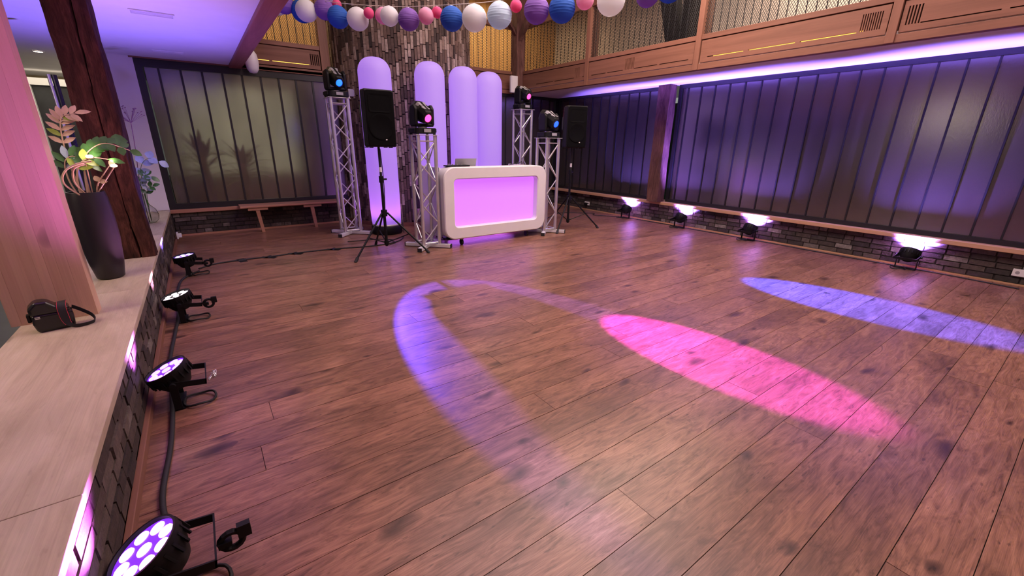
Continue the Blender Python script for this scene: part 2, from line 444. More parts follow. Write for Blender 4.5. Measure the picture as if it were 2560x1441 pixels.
# white plaster wall left of the window, and rooms behind it
struct(B(-.72, -.46, YB, YB+.3, .41, 2.5).build('wall_back', M_white))
struct(B(-.9, -.46, YB+.02, YB+.3, -.1, .355).build('wall_back', M_mortar))
struct(B(-6, -.2, 12, 12.2, 0, 2.6).build('wall_far', M_white))
struct(B(-.6, -.5, YB+.3, 12, 0, 2.6).build('wall_far_right', M_white))
struct(B(-7.2, -7, Y0, 14, 0, 5.2).build('wall_far_left', M_cream))
struct(B(-2.6, -1.2, 11.9, 12, 2.25, 2.5).build('trim_6', M_cream))
d1 = struct(MB().box(-2.16, -2.02, 10.9, 11, 0, 2.25).box(-1.3, -1.18, 10.9, 11, 0, 2.25).box(-2.16, -1.18, 10.9, 11, 2.25, 2.36).build('door_1', M_whitepl))
B(-2.02, -1.3, 10.98, 11.0, 0, 2.25).build('door_pane', M_tile, d1)
# front wall, ceilings
struct(B(-7, 9, Y0-.2, Y0, 0, 5.2).build('wall_front', M_pale))
struct(B(-7, 9.5, Y0, 12, 5.2, 5.4).build('ceiling', M_pale))
struct(B(-7, .64, Y0, YB+4, 2.48, 2.6).build('ceiling', M_white))
struct(B(6.02, 9.0, Y0, YB+.2, 2.452, 2.56).build('ceiling', M_white))
beam = struct(B(.64, .80, Y0, YB+.1, 2.445, 2.95).build('trim_7', wood('red stained beam', (.22, .07, .055), (.3, .1, .075), (.36, .13, .1), 'Y', .8, .5, None, 3., .0, .08, .4, .12), bevel=.008))
struct(B(8.9, 9.0, Y0, 12, 2.5, 5.2).build('wall_gallery_right', M_pale))
struct(B(-.5, 9.0, 10.4, 10.5, 2.4, 5.2).build('wall_gallery_back', M_yellow))
struct(B(-.5, 9.0, YB+.3, 10.4, 2.45, 2.56).build('floor', M_larchX))
# vertical boards on the amber gallery wall
gw = bpy.data.objects['wall_gallery_back']; bme = unit_box('board', M_yellow)
for i in range(58): inst('board', bme, gw, (.0+.155*i, 10.385, 3.9), (.149, .03, 2.6))

# low left wall (brick bench) with wide coping
wl = struct(B(-.955, XP-.012, Y0, YB, 0, .372).build('wall_left', M_mortar))
brick_rows(wl, M_brick3, (XP-.01, -.5, 0), (0, 1, 0), YB+.5, .05, .37, 5, .21, (1, 0, 0), 12)
cy = Y0
for L in (2.1, 2.45, 2.3, 2.2, 2.15):
    B(-.975, -.455, cy+.001, min(cy+L, YB)-.001, .372, .41).build('coping_board', M_coping, wl, bevel=.003)
    cy += L
struct(B(XP, -.436, Y0, YB, 0, .05).build('baseboard_left', M_larch, bevel=.003))
# corner socket on the low wall
so = thing('wall_socket', (-.43, 7.75, .02), 'white power adapter plugged in at the far end of the low brick wall', 'socket')
MB().box(0, .02, -.04, .04, .03, .12).build('plate', M_whitepl, so, bevel=.004); MB().box(.02, .06, -.028, .028, .045, .105).build('adapter', M_whitepl, so, bevel=.006)

# ------------------------------------------------------------------ round brick column
CC = Vector((3.42, 8.33)); CR = 1.245
colm = thing('brick_column', (CC.x, CC.y, 0), 'round column faced with upright brown bricks behind the inflatable tubes', 'column')
MB().lathe([(CR-.012, -.02), (CR-.012, 5.2)], 64).build('core', M_mortar, colm, smooth=40)
sk = MB(); arc = [(-PI*.98+PI*.96*i/40) for i in range(41)]
for a, b_ in zip(arc[:-1], arc[1:]):
    q = [(r_*math.cos(t), r_*math.sin(t)) for r_, t in ((CR, a), (CR+.035, a), (CR+.035, b_), (CR, b_))]
    sk.prism(q, 0, .07, 'Z')
sk.build('baseboard', M_larchX, colm)
bw, bh = .049, .2
cand = []; rg = random.Random(21)
ncol = int(2*PI*CR/bw)
for i in range(ncol):
    a = 2*PI*i/ncol
    d = Vector((math.cos(a), math.sin(a)))
    p = CC+d*CR
    if d.dot(-p.normalized()) < -.05: continue
    z = .07-rg.random()*bh
    while z < 4.4:
        z0, z1 = max(z, .07), z+bh
        if z1-z0 > .04: cand.append((p.length+abs((z0+z1)/2-1.9)*.9-d.dot(-p.normalized())*1.2, a, z0, z1))
        z += bh
cand.sort(key=lambda c: c[0])
vis = [c for c in cand if not (c[2] > 3.5)]
bmes = [unit_box('brick', M_brick2, .07, 40+i) for i in range(4)]
chosen = set()
for k, c in enumerate(vis[:300]):
    _, a, z0, z1 = c; chosen.add(id(c))
    inst('brick', rg.choice(bmes), colm, (math.cos(a)*(CR-.004+rg.uniform(0, .012)), math.sin(a)*(CR-.004+rg.uniform(0, .012)), (z0+z1)/2), (.03, bw-.006, z1-z0-.007), a)
# the remaining bricks, one part
m2, nt, b = newmat('mixed brown brick field')
at = N(nt, 'ShaderNodeAttribute', attribute_name='tone')
colr = ramp(nt, at.outputs['Fac'], [(0, (.028, .019, .017)), (.25, (.085, .055, .045)), (.5, (.14, .09, .07)), (.75, (.24, .175, .145)), (1, (.42, .35, .31))])
st = noise_f(nt, coords(nt), 26, 6, .7)
nt.links.new(mixc(nt, 1., colr, ramp(nt, st, [(.3, (.55, .52, .5)), (.7, (1.25, 1.2, 1.15))]), 'MULTIPLY'), b.inputs['Base Color']); b.inputs['Roughness'].default_value = .8
fld = MB(); tones = []
for c in cand:
    if id(c) in chosen: continue
    _, a, z0, z1 = c; rr = CR-.004+rg.uniform(0, .012)
    Mx = Matrix.Translation((math.cos(a)*rr, math.sin(a)*rr, (z0+z1)/2)) @ Matrix.Rotation(a, 4, 'Z') @ Matrix.Diagonal((.03, bw-.006, z1-z0-.007, 1))
    fld.box(-.5, .5, -.5, .5, -.5, .5, Mx); tones += [rg.random()]*8
fo = fld.build('brickwork', m2, colm, kind='stuff')
ta = fo.data.attributes.new('tone', 'FLOAT', 'POINT'); ta.data.foreach_set('value', tones[:len(fo.data.vertices)])

# ------------------------------------------------------------------ galleries
def wire(mb, p, q, r, n=4): mb.path([p, q], r, n, caps=False)
def gallery(root, axis, pos, bays, ztop, thick, mats, vents, slots, lit, flip=1):
    """bays: list of (a,b). axis 'Y': runs along y with its face at x=pos"""
    mb_, mp_ = mats
    def bx(mb, u0, u1, d0, d1, za, zb):
        d0, d1 = sorted((pos+d0, pos+d1))
        return mb.box(d0, d1, u0, u1, za, zb) if axis == 'Y' else mb.box(u0, u1, d0, d1, za, zb)
    def pt(u, d, z): return (pos+d, u, z) if axis == 'Y' else (u, pos+d, z)
    for k, (a, b_) in enumerate(bays):
        bx(MB(), a, b_, 0, thick, 2.45, 2.528).build('bottom_rail', mb_, root, bevel=.003)
        bx(MB(), a, b_, 0, thick, 2.828, 2.89).build('top_rail', mb_, root, bevel=.003)
        g = .013; za, zb = 2.528+g, 2.828-g; u0, u1 = a+g, b_-g
        pn = MB(); vt = vents[k]; sl = slots[k]
        zs0, zs1 = 2.597, 2.607
        # cut grooves through the panel
        cuts = sorted(sl)
        if vt:
            va, vb, nv = vt
            segs = [(u0, min(va, vb)), (max(va, vb), u1)]
            vlo, vhi = 2.60, 2.765
            p_ = (max(va, vb)-min(va, vb))/(nv*2-1); v0 = min(va, vb)
            bx(pn, v0, v0+p_*(nv*2-1), .004, .028, za, vlo); bx(pn, v0, v0+p_*(nv*2-1), .004, .028, vhi, zb)
            for i in range(nv-1): bx(pn, v0+p_*(2*i+1), v0+p_*(2*i+2), .004, .028, vlo, vhi)
        else: segs = [(u0, u1)]
        for s0, s1 in segs:
            if s1-s0 < .01: continue
            bx(pn, s0, s1, .004, .028, za, zs0); bx(pn, s0, s1, .004, .028, zs1, zb)
            t = s0
            for c0, c1 in cuts:
                if c1 < s0 or c0 > s1: continue
                if c0 > t: bx(pn, t, c0, .004, .028, zs0, zs1)
                t = max(t, c1)
            if t < s1: bx(pn, t, s1, .004, .028, zs0, zs1)
        pn.build('panel', mp_, root)
        bx(MB(), a, b_, .045, .06, 2.5, 2.86).build('backing', M_joint, root)
        if lit[k]:
            for c0, c1 in lit[k]: bx(MB(), c0, c1, .038, .044, 2.59, 2.62).build('slot_glow', M_slot_glow, root)  # glowing bars added to imitate warm light behind the slots
        # rods and diamond wire
        dz = .045
        nr = int((b_-a)/.108)
        for i in range(1, nr+1):
            u = a+(b_-a)*i/(nr+1)
            wire_ = MB(); wire_.path([pt(u, dz, 2.885), pt(u, dz, ztop)], .0055, 6); wire_.build('rod', M_frame, root)
        wm = MB(); H = ztop-2.89; s = .03
        u = a-H*.62
        while u < b_:
            for sg in (1, -1):
                ua, ub = (u, u+H*.62) if sg == 1 else (u+H*.62, u)
                # clip to bay
                def cl(x): return (x-ua)/(ub-ua)
                t0, t1 = sorted((cl(a), cl(b_))); t0, t1 = max(0, t0), min(1, t1)
                if t1-t0 > .01:
                    wire(wm, pt(ua+(ub-ua)*t0, dz+.004*sg, 2.89+H*t0), pt(ua+(ub-ua)*t1, dz+.004*sg, 2.89+H*t1), .003)
            u += s
        wm.build('wire_mesh', M_frame, root, kind='stuff')
        bx(MB(), a, b_, .0, thick, ztop, ztop+.09).build('handrail', mb_, root, bevel=.004)
    return bx
gr = thing('gallery_balustrade', (0, 0, 0), 'long timber gallery balustrade with wire mesh above the right hand wall', 'balustrade')
baysR = [(6.14, 8.02), (3.97, 6.06), (1.79, 3.89), (-.39, 1.71), (-2.57, -.47)]
bxr = gallery(gr, 'Y', 6.0, baysR, 3.68, .09, (M_larch, M_larch),
        [(6.28, 6.40, 5), (5.04, 5.22, 8), (1.86, 2.035, 9), (1.55, 1.66, 5), None],
        [[(6.42, 6.98), (7.02, 7.55), (6.17, 6.2)], [(4.06, 4.55), (4.59, 5.03), (5.26, 5.6), (5.64, 5.98)], [(3.27, 3.77), (2.66, 3.21), (2.06, 2.61)], [(1.0, 1.54), (.4, .95), (-.2, .35)], []],
        [None, None, [(3.25, 3.7), (2.66, 3.21), (2.0, 2.61)], None, None])
for yp in (6.10, 3.93, 1.75, -.43):
    B(5.985, 6.09, yp-.04, yp+.04, 2.45, 4.1).build('post', M_larchZ, gr, bevel=.004)
    if yp > 0: B(6.09, 6.2, yp-.06, yp+.03, 2.9, 4.1).build('post_fin', M_larchZ, gr, bevel=.004)
gl = thing('gallery_balustrade', (0, 0, 0), 'short timber balustrade with amber mesh above the frosted window left of the brick column', 'balustrade')
gallery(gl, 'X', YB-.02, [(.80, 1.96)], 3.68, .09, (M_larchX, M_larchX), [(1.80, 1.93, 5)], [[(.95, 1.2), (1.24, 1.78)]], [[(.95, 1.2), (1.24, 1.78)]])
B(1.96, 2.1, YB-.03, YB+.12, 2.45, 4.3).build('post', M_larchZ, gl, bevel=.004)
gm = thing('gallery_balustrade', (0, 0, 0), 'narrow timber balustrade with amber mesh between brick column and gallery corner', 'balustrade')
gallery(gm, 'X', YB-.02, [(4.3, 5.84)], 3.68, .09, (M_larchX, M_larchX), [None], [[]], [None])
cp = thing('corner_post', (0, 0, 0), 'dark red timber corner post where the two gallery balustrades meet', 'post')
B(5.84, 6.06, 8.02, 8.24, 2.45, 5.2).build('shaft', M_old2, cp, bevel=.01)
for (dx, dy) in ((-1, 0), (0, -1)):
    q = MB()
    if dx: q.hexa([(5.84, 8.05, 3.55), (5.84, 8.13, 3.55), (5.80, 8.13, 3.66), (5.80, 8.05, 3.66)], [(5.45, 8.05, 3.98), (5.45, 8.13, 3.98), (5.45, 8.13, 4.12), (5.45, 8.05, 4.12)])
    else: q.hexa([(5.88, 8.02, 3.45), (5.96, 8.02, 3.45), (5.96, 7.99, 3.62), (5.88, 7.99, 3.62)], [(5.88, 7.5, 3.95), (5.96, 7.5, 3.95), (5.96, 7.5, 4.1), (5.88, 7.5, 4.1)])
    q.build('knee_brace', M_old2, cp)
# black timbers standing behind the mesh of the right gallery
bt = thing('black_brace', (6.2, 4.25, 2.6), 'tarred black post with slanting brace behind the gallery mesh', 'timber')
B(0, .2, -.14, .14, -.04, 2.5).build('post', M_black_timber, bt, bevel=.01)
MB().hexa([(.01, .10, .2), (.19, .10, .2), (.19, .36, .2), (.01, .36, .2)], [(.01, .75, 2.4), (.19, .75, 2.4), (.19, 1.0, 2.4), (.01, 1.0, 2.4)]).build('brace', M_black_timber, bt, bevel=.01)

# speakers mounted on the galleries
ws = thing('wall_speaker', (5.73, 7.93, 2.45), 'small white box loudspeaker on the gallery corner post', 'speaker')
B(-.085, .085, -.0, .07, .0, .325).build('cabinet', M_whitepl, ws, bevel=.012); B(-.07, .07, -.006, .0, .02, .305).build('grille', M_white, ws); B(.02, .12, .07, .10, .1, .22).build('bracket', M_whitepl, ws)
wo = thing('wall_speaker', (.93, 7.98, 2.53), 'white oval loudspeaker beside the red beam above the frosted window', 'speaker')
MB().lathe([(.0, -.16), (.06, -.15), (.1, -.1), (.115, 0), (.1, .1), (.06, .15), (0, .16)], 20, Matrix.Diagonal((.8, .8, 1, 1))).build('shell', M_whitepl, wo, smooth=60)
B(-.02, .02, .06, .2, -.03, .03).build('bracket', M_whitepl, wo)

# air grilles in the white ceiling
for (x, y_, l, lab) in ((-.09, 5.40, .5, 'slim grey air grille in the white ceiling nearest the old timber post'), (-.05, 7.5, .5, 'slim grey air grille in the white ceiling just before the frosted window')):
    ag = thing('air_grille', (x, y_, 2.478), lab, 'vent', rz=0)
    f = MB().box(-.16, .16, -.07, -.06, -.008, 0).box(-.16, .16, .06, .07, -.008, 0).box(-.16, -.15, -.06, .06, -.008, 0).box(.15, .16, -.06, .06, -.008, 0); f.build('frame', M_white, ag)
    for i in range(6): B(-.15, .15, -.055+.02*i, -.045+.02*i, -.006, 0).build('slat', M_white, ag)

# ------------------------------------------------------------------ timber posts
def rough_post(w_, d_, h, seed, nz=80, amp=.016, crack=None):
    """square-ish post; crack = (mean offset on the -y face, wander)"""
    mb = MB(); n = 12; vs = []; m_ = None
    for k in range(nz+1):
        z = h*k/nz; sec = []
        xs_ = [-w_/2+w_*i/n for i in range(n)]
        cx = None
        if crack:
            cx = crack[0]+crack[1]*math.sin(z*1.7+seed)+.012*noise.noise(Vector((z*6, seed, 0)))
            wd = .007+.005*noise.noise(Vector((z*3, seed, 5)))
            xs_ = sorted(xs_+[cx-wd, cx, cx+wd])
        sec += [(x, -d_/2, .035 if cx is not None and abs(x-cx) < 1e-6 else 0) for x in xs_]
        sec += [(w_/2, -d_/2+d_*i/n, 0) for i in range(n)]
        sec += [(w_/2-w_*i/n, d_/2, 0) for i in range(n)]
        sec += [(-w_/2, d_/2-d_*i/n, 0) for i in range(n)]
        for x, y, gv in sec:
            p = Vector((x*4+seed, y*4, z*1.3)); v = noise.noise(p)*amp*1.5+noise.noise(Vector((x*22+seed, y*22, z*4)))*amp*.5+noise.noise(Vector((x*60, y*60+seed, z*14)))*amp*.22
            r_ = Vector((x, y)); l = r_.length; rn = r_/l
            cf = 1-.06*max(0, (abs(x)/(w_/2)+abs(y)/(d_/2)-1.6))/.4
            q = rn*(l*cf+v)
            vs.append((q.x, q.y+gv, z))
        m_ = len(sec)
    fs = []
    for k in range(nz):
        for i in range(m_): fs.append((k*m_+i, k*m_+(i+1) % m_, (k+1)*m_+(i+1) % m_, (k+1)*m_+i))
    fs.append(tuple(range(m_-1, -1, -1))); fs.append(tuple(range(nz*m_, nz*m_+m_)))
    return mb.add(vs, fs)
op = rough_post(.27, .27, 2.07, 3.1, crack=(.035, .02)).build('timber_post', M_old, smooth=35)
op.location = (-.595, 5.06, .41); tag(op, 'old dark red cracked timber post standing on the low brick wall behind the tall pot', 'post')
rp = rough_post(.20, .26, 2.045, 9.4, amp=.012).build('timber_post', M_old2, smooth=50)
rp.location = (7.08, 5.12, .41); tag(rp, 'rough hewn timber post on the sill between the right wall windows', 'post')
gp = thing('glulam_post', (-.83, 3.44, .41), 'pale laminated spruce post standing on the low wall beside the black camera bag', 'post')
lam = unit_box('lamella', M_glulam)
xs = [-.18, -.138, -.095, -.052, -.008, .036, .08, .125, .18]
for a, b_ in zip(xs[:-1], xs[1:]):
    inst('lamella', lam, gp, ((a+b_)/2, random.uniform(-.001, .001), 1.035), (b_-a-.0003, .115+random.uniform(-.0015, .0015), 2.07))

# ------------------------------------------------------------------ benches on back wall
bn = thing('wall_bench', (0, 0, 0), 'plain wooden wall bench on two single legs below the frosted window', 'bench')
B(.42, 1.98, 7.83, 8.15, .41, .44).build('seat', M_sillX, bn, bevel=.004)
for x in (.66, 1.47):
    B(x-.14, x+.14, 7.85, 7.93, .365, .41).build('crosspiece', M_sillX, bn, bevel=.004)
    MB().hexa([(x+.01, 7.93, 0), (x+.055, 7.93, 0), (x+.055, 7.99, 0), (x+.01, 7.99, 0)], [(x-.035, 7.86, .365), (x+.02, 7.86, .365), (x+.02, 7.92, .365), (x-.035, 7.92, .365)]).build('leg', M_sillX, bn)

# ------------------------------------------------------------------ inflatable light tubes
def tube_profile(r, h):
    p = [(r*.93, .13), (r*.97, .2)]
    p += [(r, .4+i*(h-.4-.22)/12) for i in range(13)]
    for i in range(1, 11):
        a = PI/2*i/10; p.append((r*math.cos(a)**.75 if i < 10 else 0., h-.22+.22*math.sin(a)))
    return p
def infl_tube(x, y, h, label):
    t = thing('inflatable_tube', (x, y, 0), label, 'light tube', 'lit inflatable tubes')
    MB().lathe(tube_profile(.237, h), 40, caps=False).build('skin', M_infl, t, smooth=60)
    MB().lathe([(.235, 0), (.245, .02), (.245, .11), (.225, .14), (0, .14)], 32).build('fan_base', M_black, t, smooth=40)
    MB().lathe([(.226, .135), (.232, .15), (.226, .165)], 32).build('clamp_ring', M_satin, t, smooth=40)
    l = light('tube_light', 'SPOT', (0, 0, .19), 9, (.8, .2, 1), None, .12, spot=172, blend=.4, parent=t); l.rotation_euler = (PI, 0, 0)
    return t
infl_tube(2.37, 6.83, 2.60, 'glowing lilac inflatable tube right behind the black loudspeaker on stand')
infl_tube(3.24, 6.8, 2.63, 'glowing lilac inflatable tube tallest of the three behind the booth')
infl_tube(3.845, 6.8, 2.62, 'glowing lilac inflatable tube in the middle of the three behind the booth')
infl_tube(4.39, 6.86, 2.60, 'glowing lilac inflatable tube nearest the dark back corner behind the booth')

# ------------------------------------------------------------------ truss towers
def truss(x, y, h, label):
    t = thing('truss_tower', (x, y, 0), label, 'truss', 'lighting truss towers')
    s, rc, rb = .12, .025, .009
    for sx in (-1, 1):
        for sy in (-1, 1):
            MB().tube((sx*s, sy*s, .055), (sx*s, sy*s, h-.006), rc, n=12).build('chord', M_alu, t, smooth=40)
    nb = max(4, round((h-.16)/.25)); zb = .08; dz = (h-.16)/nb
    for f_, (ax, sg) in enumerate((('x', -1), ('x', 1), ('y', -1), ('y', 1))):
        mb = MB()
        def q(u, z): return (u, sg*s, z) if ax == 'x' else (sg*s, u, z)
        mb.tube(q(-s, zb), q(s, zb), rb, n=6); mb.tube(q(-s, h-.08), q(s, h-.08), rb, n=6)
        for i in range(nb):
            u0, u1 = (-s, s) if (i+f_) % 2 == 0 else (s, -s)
            mb.tube(q(u0, zb+dz*i), q(u1, zb+dz*(i+1)), rb, n=6)
        mb.build('lattice', M_alu, t, smooth=50)
    MB().box(-.16, .16, -.16, .16, h-.006, h).build('top_plate', M_satin, t)
    for k in range(4):
        a = PI/4+k*PI/2
        Mx = Matrix.Rotation(a, 4, 'Z')
        MB().box(.02, .335, -.03, .03, .008, .055, Mx).build('foot_arm', M_satin, t, bevel=.003)
        MB().box(.335, .347, -.03, .03, .004, .055, Mx).build('end_cap', M_blackmat, t)
        MB().box(.28, .33, -.02, .02, 0, .008, Mx).build('foot_pad', M_blackmat, t)
    return t
TR = {'T1': (1.85, 7.05, 2.03), 'T2': (2.5, 5.53, 1.52), 'T3': (5.12, 6.82, 2.03), 'T4': (4.62, 5.46, 1.52)}
truss(*TR['T1'], 'tall silver lattice truss tower nearest the frosted window')
truss(*TR['T2'], 'short silver lattice truss tower left of the white booth')
truss(*TR['T3'], 'tall silver lattice truss tower behind the right end of the booth')
truss(*TR['T4'], 'short silver lattice truss tower right of the white booth')

# ------------------------------------------------------------------ moving heads
def lens_mat(name, col, st):
    return emit(name, col, st, (.05, .05, .06))
def moving_head(tr, label, col, power, target, spot, lens_col, lens_st, yaw_=0., head_mat=M_black, blend=.3):
    x, y, h = tr
    t = thing('moving_head_light', (x, y, h+.0), label, 'stage light', 'moving head lights', yaw_)
    MB().prism(rrect(0, 0, .30, .27, .06, 4), .015, .085, 'Z').build('base', M_black, t, bevel=.006)
    for sx in (-1, 1):
        MB().box(sx*.15-.012, sx*.15+.012, -.09, .09, .03, .078).build('handle', M_black, t, bevel=.006)
        for sy in (-1, 1): MB().tube((sx*.12, sy*.1, 0), (sx*.12, sy*.1, .018), .018, n=10).build('foot', M_blackmat, t)
    MB().box(-.05, .05, -.147, -.144, .03, .07).build('display', M_grey, t)
    MB().tube((0, 0, .085), (0, 0, .105), .06, n=20).build('pan_bearing', M_alu, t, smooth=40)
    yk = MB().box(-.13, .13, -.08, .08, .1, .14)
    yk.build('yoke', M_black, t, bevel=.012)
    for sx in (-1, 1):
        MB().prism([(-.085, .115), (.085, .115), (.095, .26), (.06, .355), (-.04, .37), (-.085, .32)], sx*.118-.022, sx*.118+.022, 'X').build('yoke_arm', M_black, t, bevel=.014)
    # head, lens towards local -y, tilted down at the target
    loc = Vector((x, y, h+.275)); d = (Vector(target)-loc); d.normalize()
    tl = math.asin(-d.z); yw = math.atan2(d.x, -d.y)-yaw_
    hd = bpy.data.objects.new('head', None)
    Mx = Matrix.Translation((0, 0, .275)) @ Matrix.Diagonal((.84, .92, .92, 1)) @ Matrix.Rotation(yw*.0, 4, 'Z') @ Matrix.Rotation(tl, 4, 'X')
    sec = [(-.105, -.07), (-.07, -.105), (.07, -.105), (.105, -.07), (.105, .05), (.06, .115), (-.06, .115), (-.105, .05)]
    hb = MB(); stations = [(-.2, .62), (-.185, .78), (-.06, 1.0), (.1, 1.0), (.19, .8), (.2, .6)]
    vs = [(u*k, yy, w*k) for yy, k in stations for u, w in sec]; n = 8; fs = [tuple(range(n)), tuple(range(5*n+n-1, 5*n-1, -1))]
    for i in range(5):
        for j in range(n): fs.append((i*n+j, i*n+(j+1) % n, (i+1)*n+(j+1) % n, (i+1)*n+j))
    hb.add(vs, fs, Mx); head = hb.build('head', head_mat, t, bevel=.006)
    # lighter sloping cover panels on top
    for sx in (-1, 1):
        cvp = MB().add([(sx*.018, -.15, .104), (sx*.052, -.15, .104), (sx*.09, .06, .078), (sx*.062, .06, .119), (sx*.02, .06, .119)], [(0, 1, 2, 3, 4)], Mx)
        vs2 = [v for v in cvp.v]; up_ = Mx.to_3x3() @ Vector((0, 0, .004))
        mbp = MB(); k = 5
        mbp.add(vs2+[tuple(Vector(v)+up_) for v in vs2], [tuple(range(k)), tuple(range(2*k-1, k-1, -1))]+[(i, (i+1) % k, k+(i+1) % k, k+i) for i in range(k)])
        mbp.build('cover_panel', M_grey, head)
    Ml = Mx @ Matrix.Translation((0, -.2, 0)) @ Matrix.Rotation(PI/2, 4, 'X')
    MB().lathe([(.07, -.01), (.07, .014), (.056, .014), (.056, .004)], 24, Ml).build('lens_ring', M_blackgloss, head, smooth=40)
    MB().lathe([(.056, .0), (.05, .012), (.035, .02), (.0, .024)], 24, Ml).build('lens', lens_mat('lens '+label[:18], lens_col, lens_st), head, smooth=60)
    hp = Matrix.Translation((x, y, h)) @ Matrix.Rotation(yaw_, 4, 'Z') @ Mx @ Vector((0, -.24, 0))
    if power:
        light('beam_light', 'SPOT', hp, power, col, target, .02, spot=spot, blend=blend)
    return t
moving_head(TR['T1'], 'black moving head with blue lens on tower nearest the frosted window', (.1, .05, 1), 3100, (1.87, 2.5, 0), 22.4, (.005, .07, 1), 4, .08, blend=.16)
moving_head(TR['T2'], 'black moving head with pink lens on tower left of the booth', (.66, .04, 1), 11000, (2.72, 1.5, 0), 11.2, (1, .05, .28), 2.6, .05)
moving_head(TR['T3'], 'black moving head with pink lens on tower behind the booth', (1, .06, .3), 60, (5.3, .3, 0), 10, (1, .05, .25), 2.6, 0.)
moving_head(TR['T4'], 'black moving head with blue lens on tower right of the booth', (.02, .06, 1), 26000, (4.9, 1.3, 0), 12., (.005, .05, 1), 3.5, 0.)
# little effect light hanging at the side of the first tower
ef = thing('clamp_light', (2.02, 6.98, 2.06), 'small clear bodied clamp light on the corner of the tallest left tower', 'lamp')
B(-.02, .06, -.02, .03, 0, .10).build('housing', M_grey, ef, bevel=.008); B(.06, .068, -.015, .025, .01, .09).build('front', M_grey, ef); B(-.03, .0, -.01, .02, -.03, .0).build('clamp', M_alu, ef)

# ------------------------------------------------------------------ loudspeakers
def speaker_stand(x, y, h, label, rz=0.):
    t = thing('speaker_stand', (x, y, 0), label, 'speaker stand', 'tripod speaker stands', rz)
    MB().tube((0, 0, .10), (0, 0, .98), .019, n=12).build('lower_pole', M_black, t, smooth=40)
    MB().tube((0, 0, .98), (0, 0, h), .0155, n=12).build('upper_pole', M_blackmat, t, smooth=40)
    MB().tube((0, 0, .93), (0, 0, 1.01), .029, n=12).build('collar', M_black, t, smooth=40)
    MB().tube((.025, 0, .97), (.07, 0, .97), .012, n=8).build('knob', M_black, t, smooth=40)
    MB().tube((0, 0, 1.06), (0, 0, 1.12), .0175, n=12).build('height_label', M_whitepl, t, smooth=40)
    MB().tube((0, 0, .50), (0, 0, .58), .04, n=12).build('leg_hub', M_black, t, smooth=40)
    MB().tube((0, 0, .12), (0, 0, .17), .03, n=12).build('brace_hub', M_black, t, smooth=40)
    for k in range(3):
        a = R(-153)+k*2*PI/3
        dx, dy = math.cos(a), math.sin(a); Lr = .55
        MB().tube((dx*.04, dy*.04, .545), (dx*Lr, dy*Lr, .02), .0125, n=8).build('leg', M_black, t, smooth=40)
        MB().tube((dx*(Lr-.03), dy*(Lr-.03), .05), (dx*(Lr+.012), dy*(Lr+.012), .0), .02, n=8).build('rubber_foot', M_blackmat, t, smooth=40)
        MB().tube((dx*.02, dy*.02, .15), (dx*.31, dy*.31, .265), .008, n=6).build('brace', M_black, t)
    return t
def loudspeaker(x, y, z, rz, label):
    t = thing('loudspeaker', (x, y, z), label, 'speaker', 'loudspeakers on tripods', rz)
    w_, d_, h = .36, .34, .645
    sec = [(-w_/2, -d_/2), (w_/2, -d_/2), (w_/2, -.03), (w_/2-.07, d_/2), (-w_/2+.07, d_/2), (-w_/2, -.03)]
    MB().prism(sec, 0, h, 'Z').build('cabinet', M_black, t, bevel=.022, seg=3)
    # front grille, slightly bowed, with horn above woofer
    gr_ = MB(); pts = rrect(0, h/2, w_-.03, h-.03, .03, 4)
    gr_.prism(pts, -d_/2-.008, -d_/2+.004, 'Y'); gr_.build('grille', M_grille, t, bevel=.003)
    hn = MB()
    o = rrect(.0, h*.76, .27, .2, .03, 4); i_ = rrect(.0, h*.76, .12, .09, .02, 4); k = len(o)
    hn.add([(p[0], -d_/2-.012, p[1]) for p in o]+[(p[0], -d_/2+.0, p[1]) for p in i_], [(a, (a+1) % k, k+(a+1) % k, k+a) for a in range(k)])
    hn.build('horn', M_grille, t, smooth=30)
    MB().lathe([(.145, 0), (.15, .006), (.138, .008), (.12, .002)], 32, Matrix.Translation((0, -d_/2-.008, h*.36)) @ Matrix.Rotation(PI/2, 4, 'X')).build('woofer_ring', M_grille, t, smooth=40)
    bd = MB().prism(rrect(.05, .085, .03, .03, .008, 3), -d_/2-.013, -d_/2-.008, 'Y').build('badge', M_black, t)
    MB().prism(rrect(.05, .084, .02, .012, .004, 3), -d_/2-.0145, -d_/2-.013, 'Y').build('badge_mark', M_whitepl, bd)
    for sx in (-1, 1):
        hd = MB()
        hd.prism(rrect(.02, .38, .055, .2, .02, 4), sx*(w_/2)-.003*sx, sx*(w_/2)+.0015*sx, 'X').build('side_handle', M_blackgloss, t)
        for sy in (-.1, .1): B(sx*.12-.02, sx*.12+.02, sy-.02, sy+.02, -.012, .0).build('foot', M_blackmat, t)
    return t
speaker_stand(1.88, 5.49, 1.40, 'black tripod stand before the leftmost glowing tube')
loudspeaker(1.885, 5.5, 1.365, R(-2), 'black loudspeaker on tripod in front of the leftmost glowing tube')
speaker_stand(5.20, 5.52, 1.42, 'black tripod stand before the dark right corner', R(2))
loudspeaker(5.20, 5.52, 1.375, R(-20), 'black loudspeaker on tripod before the dark right corner')

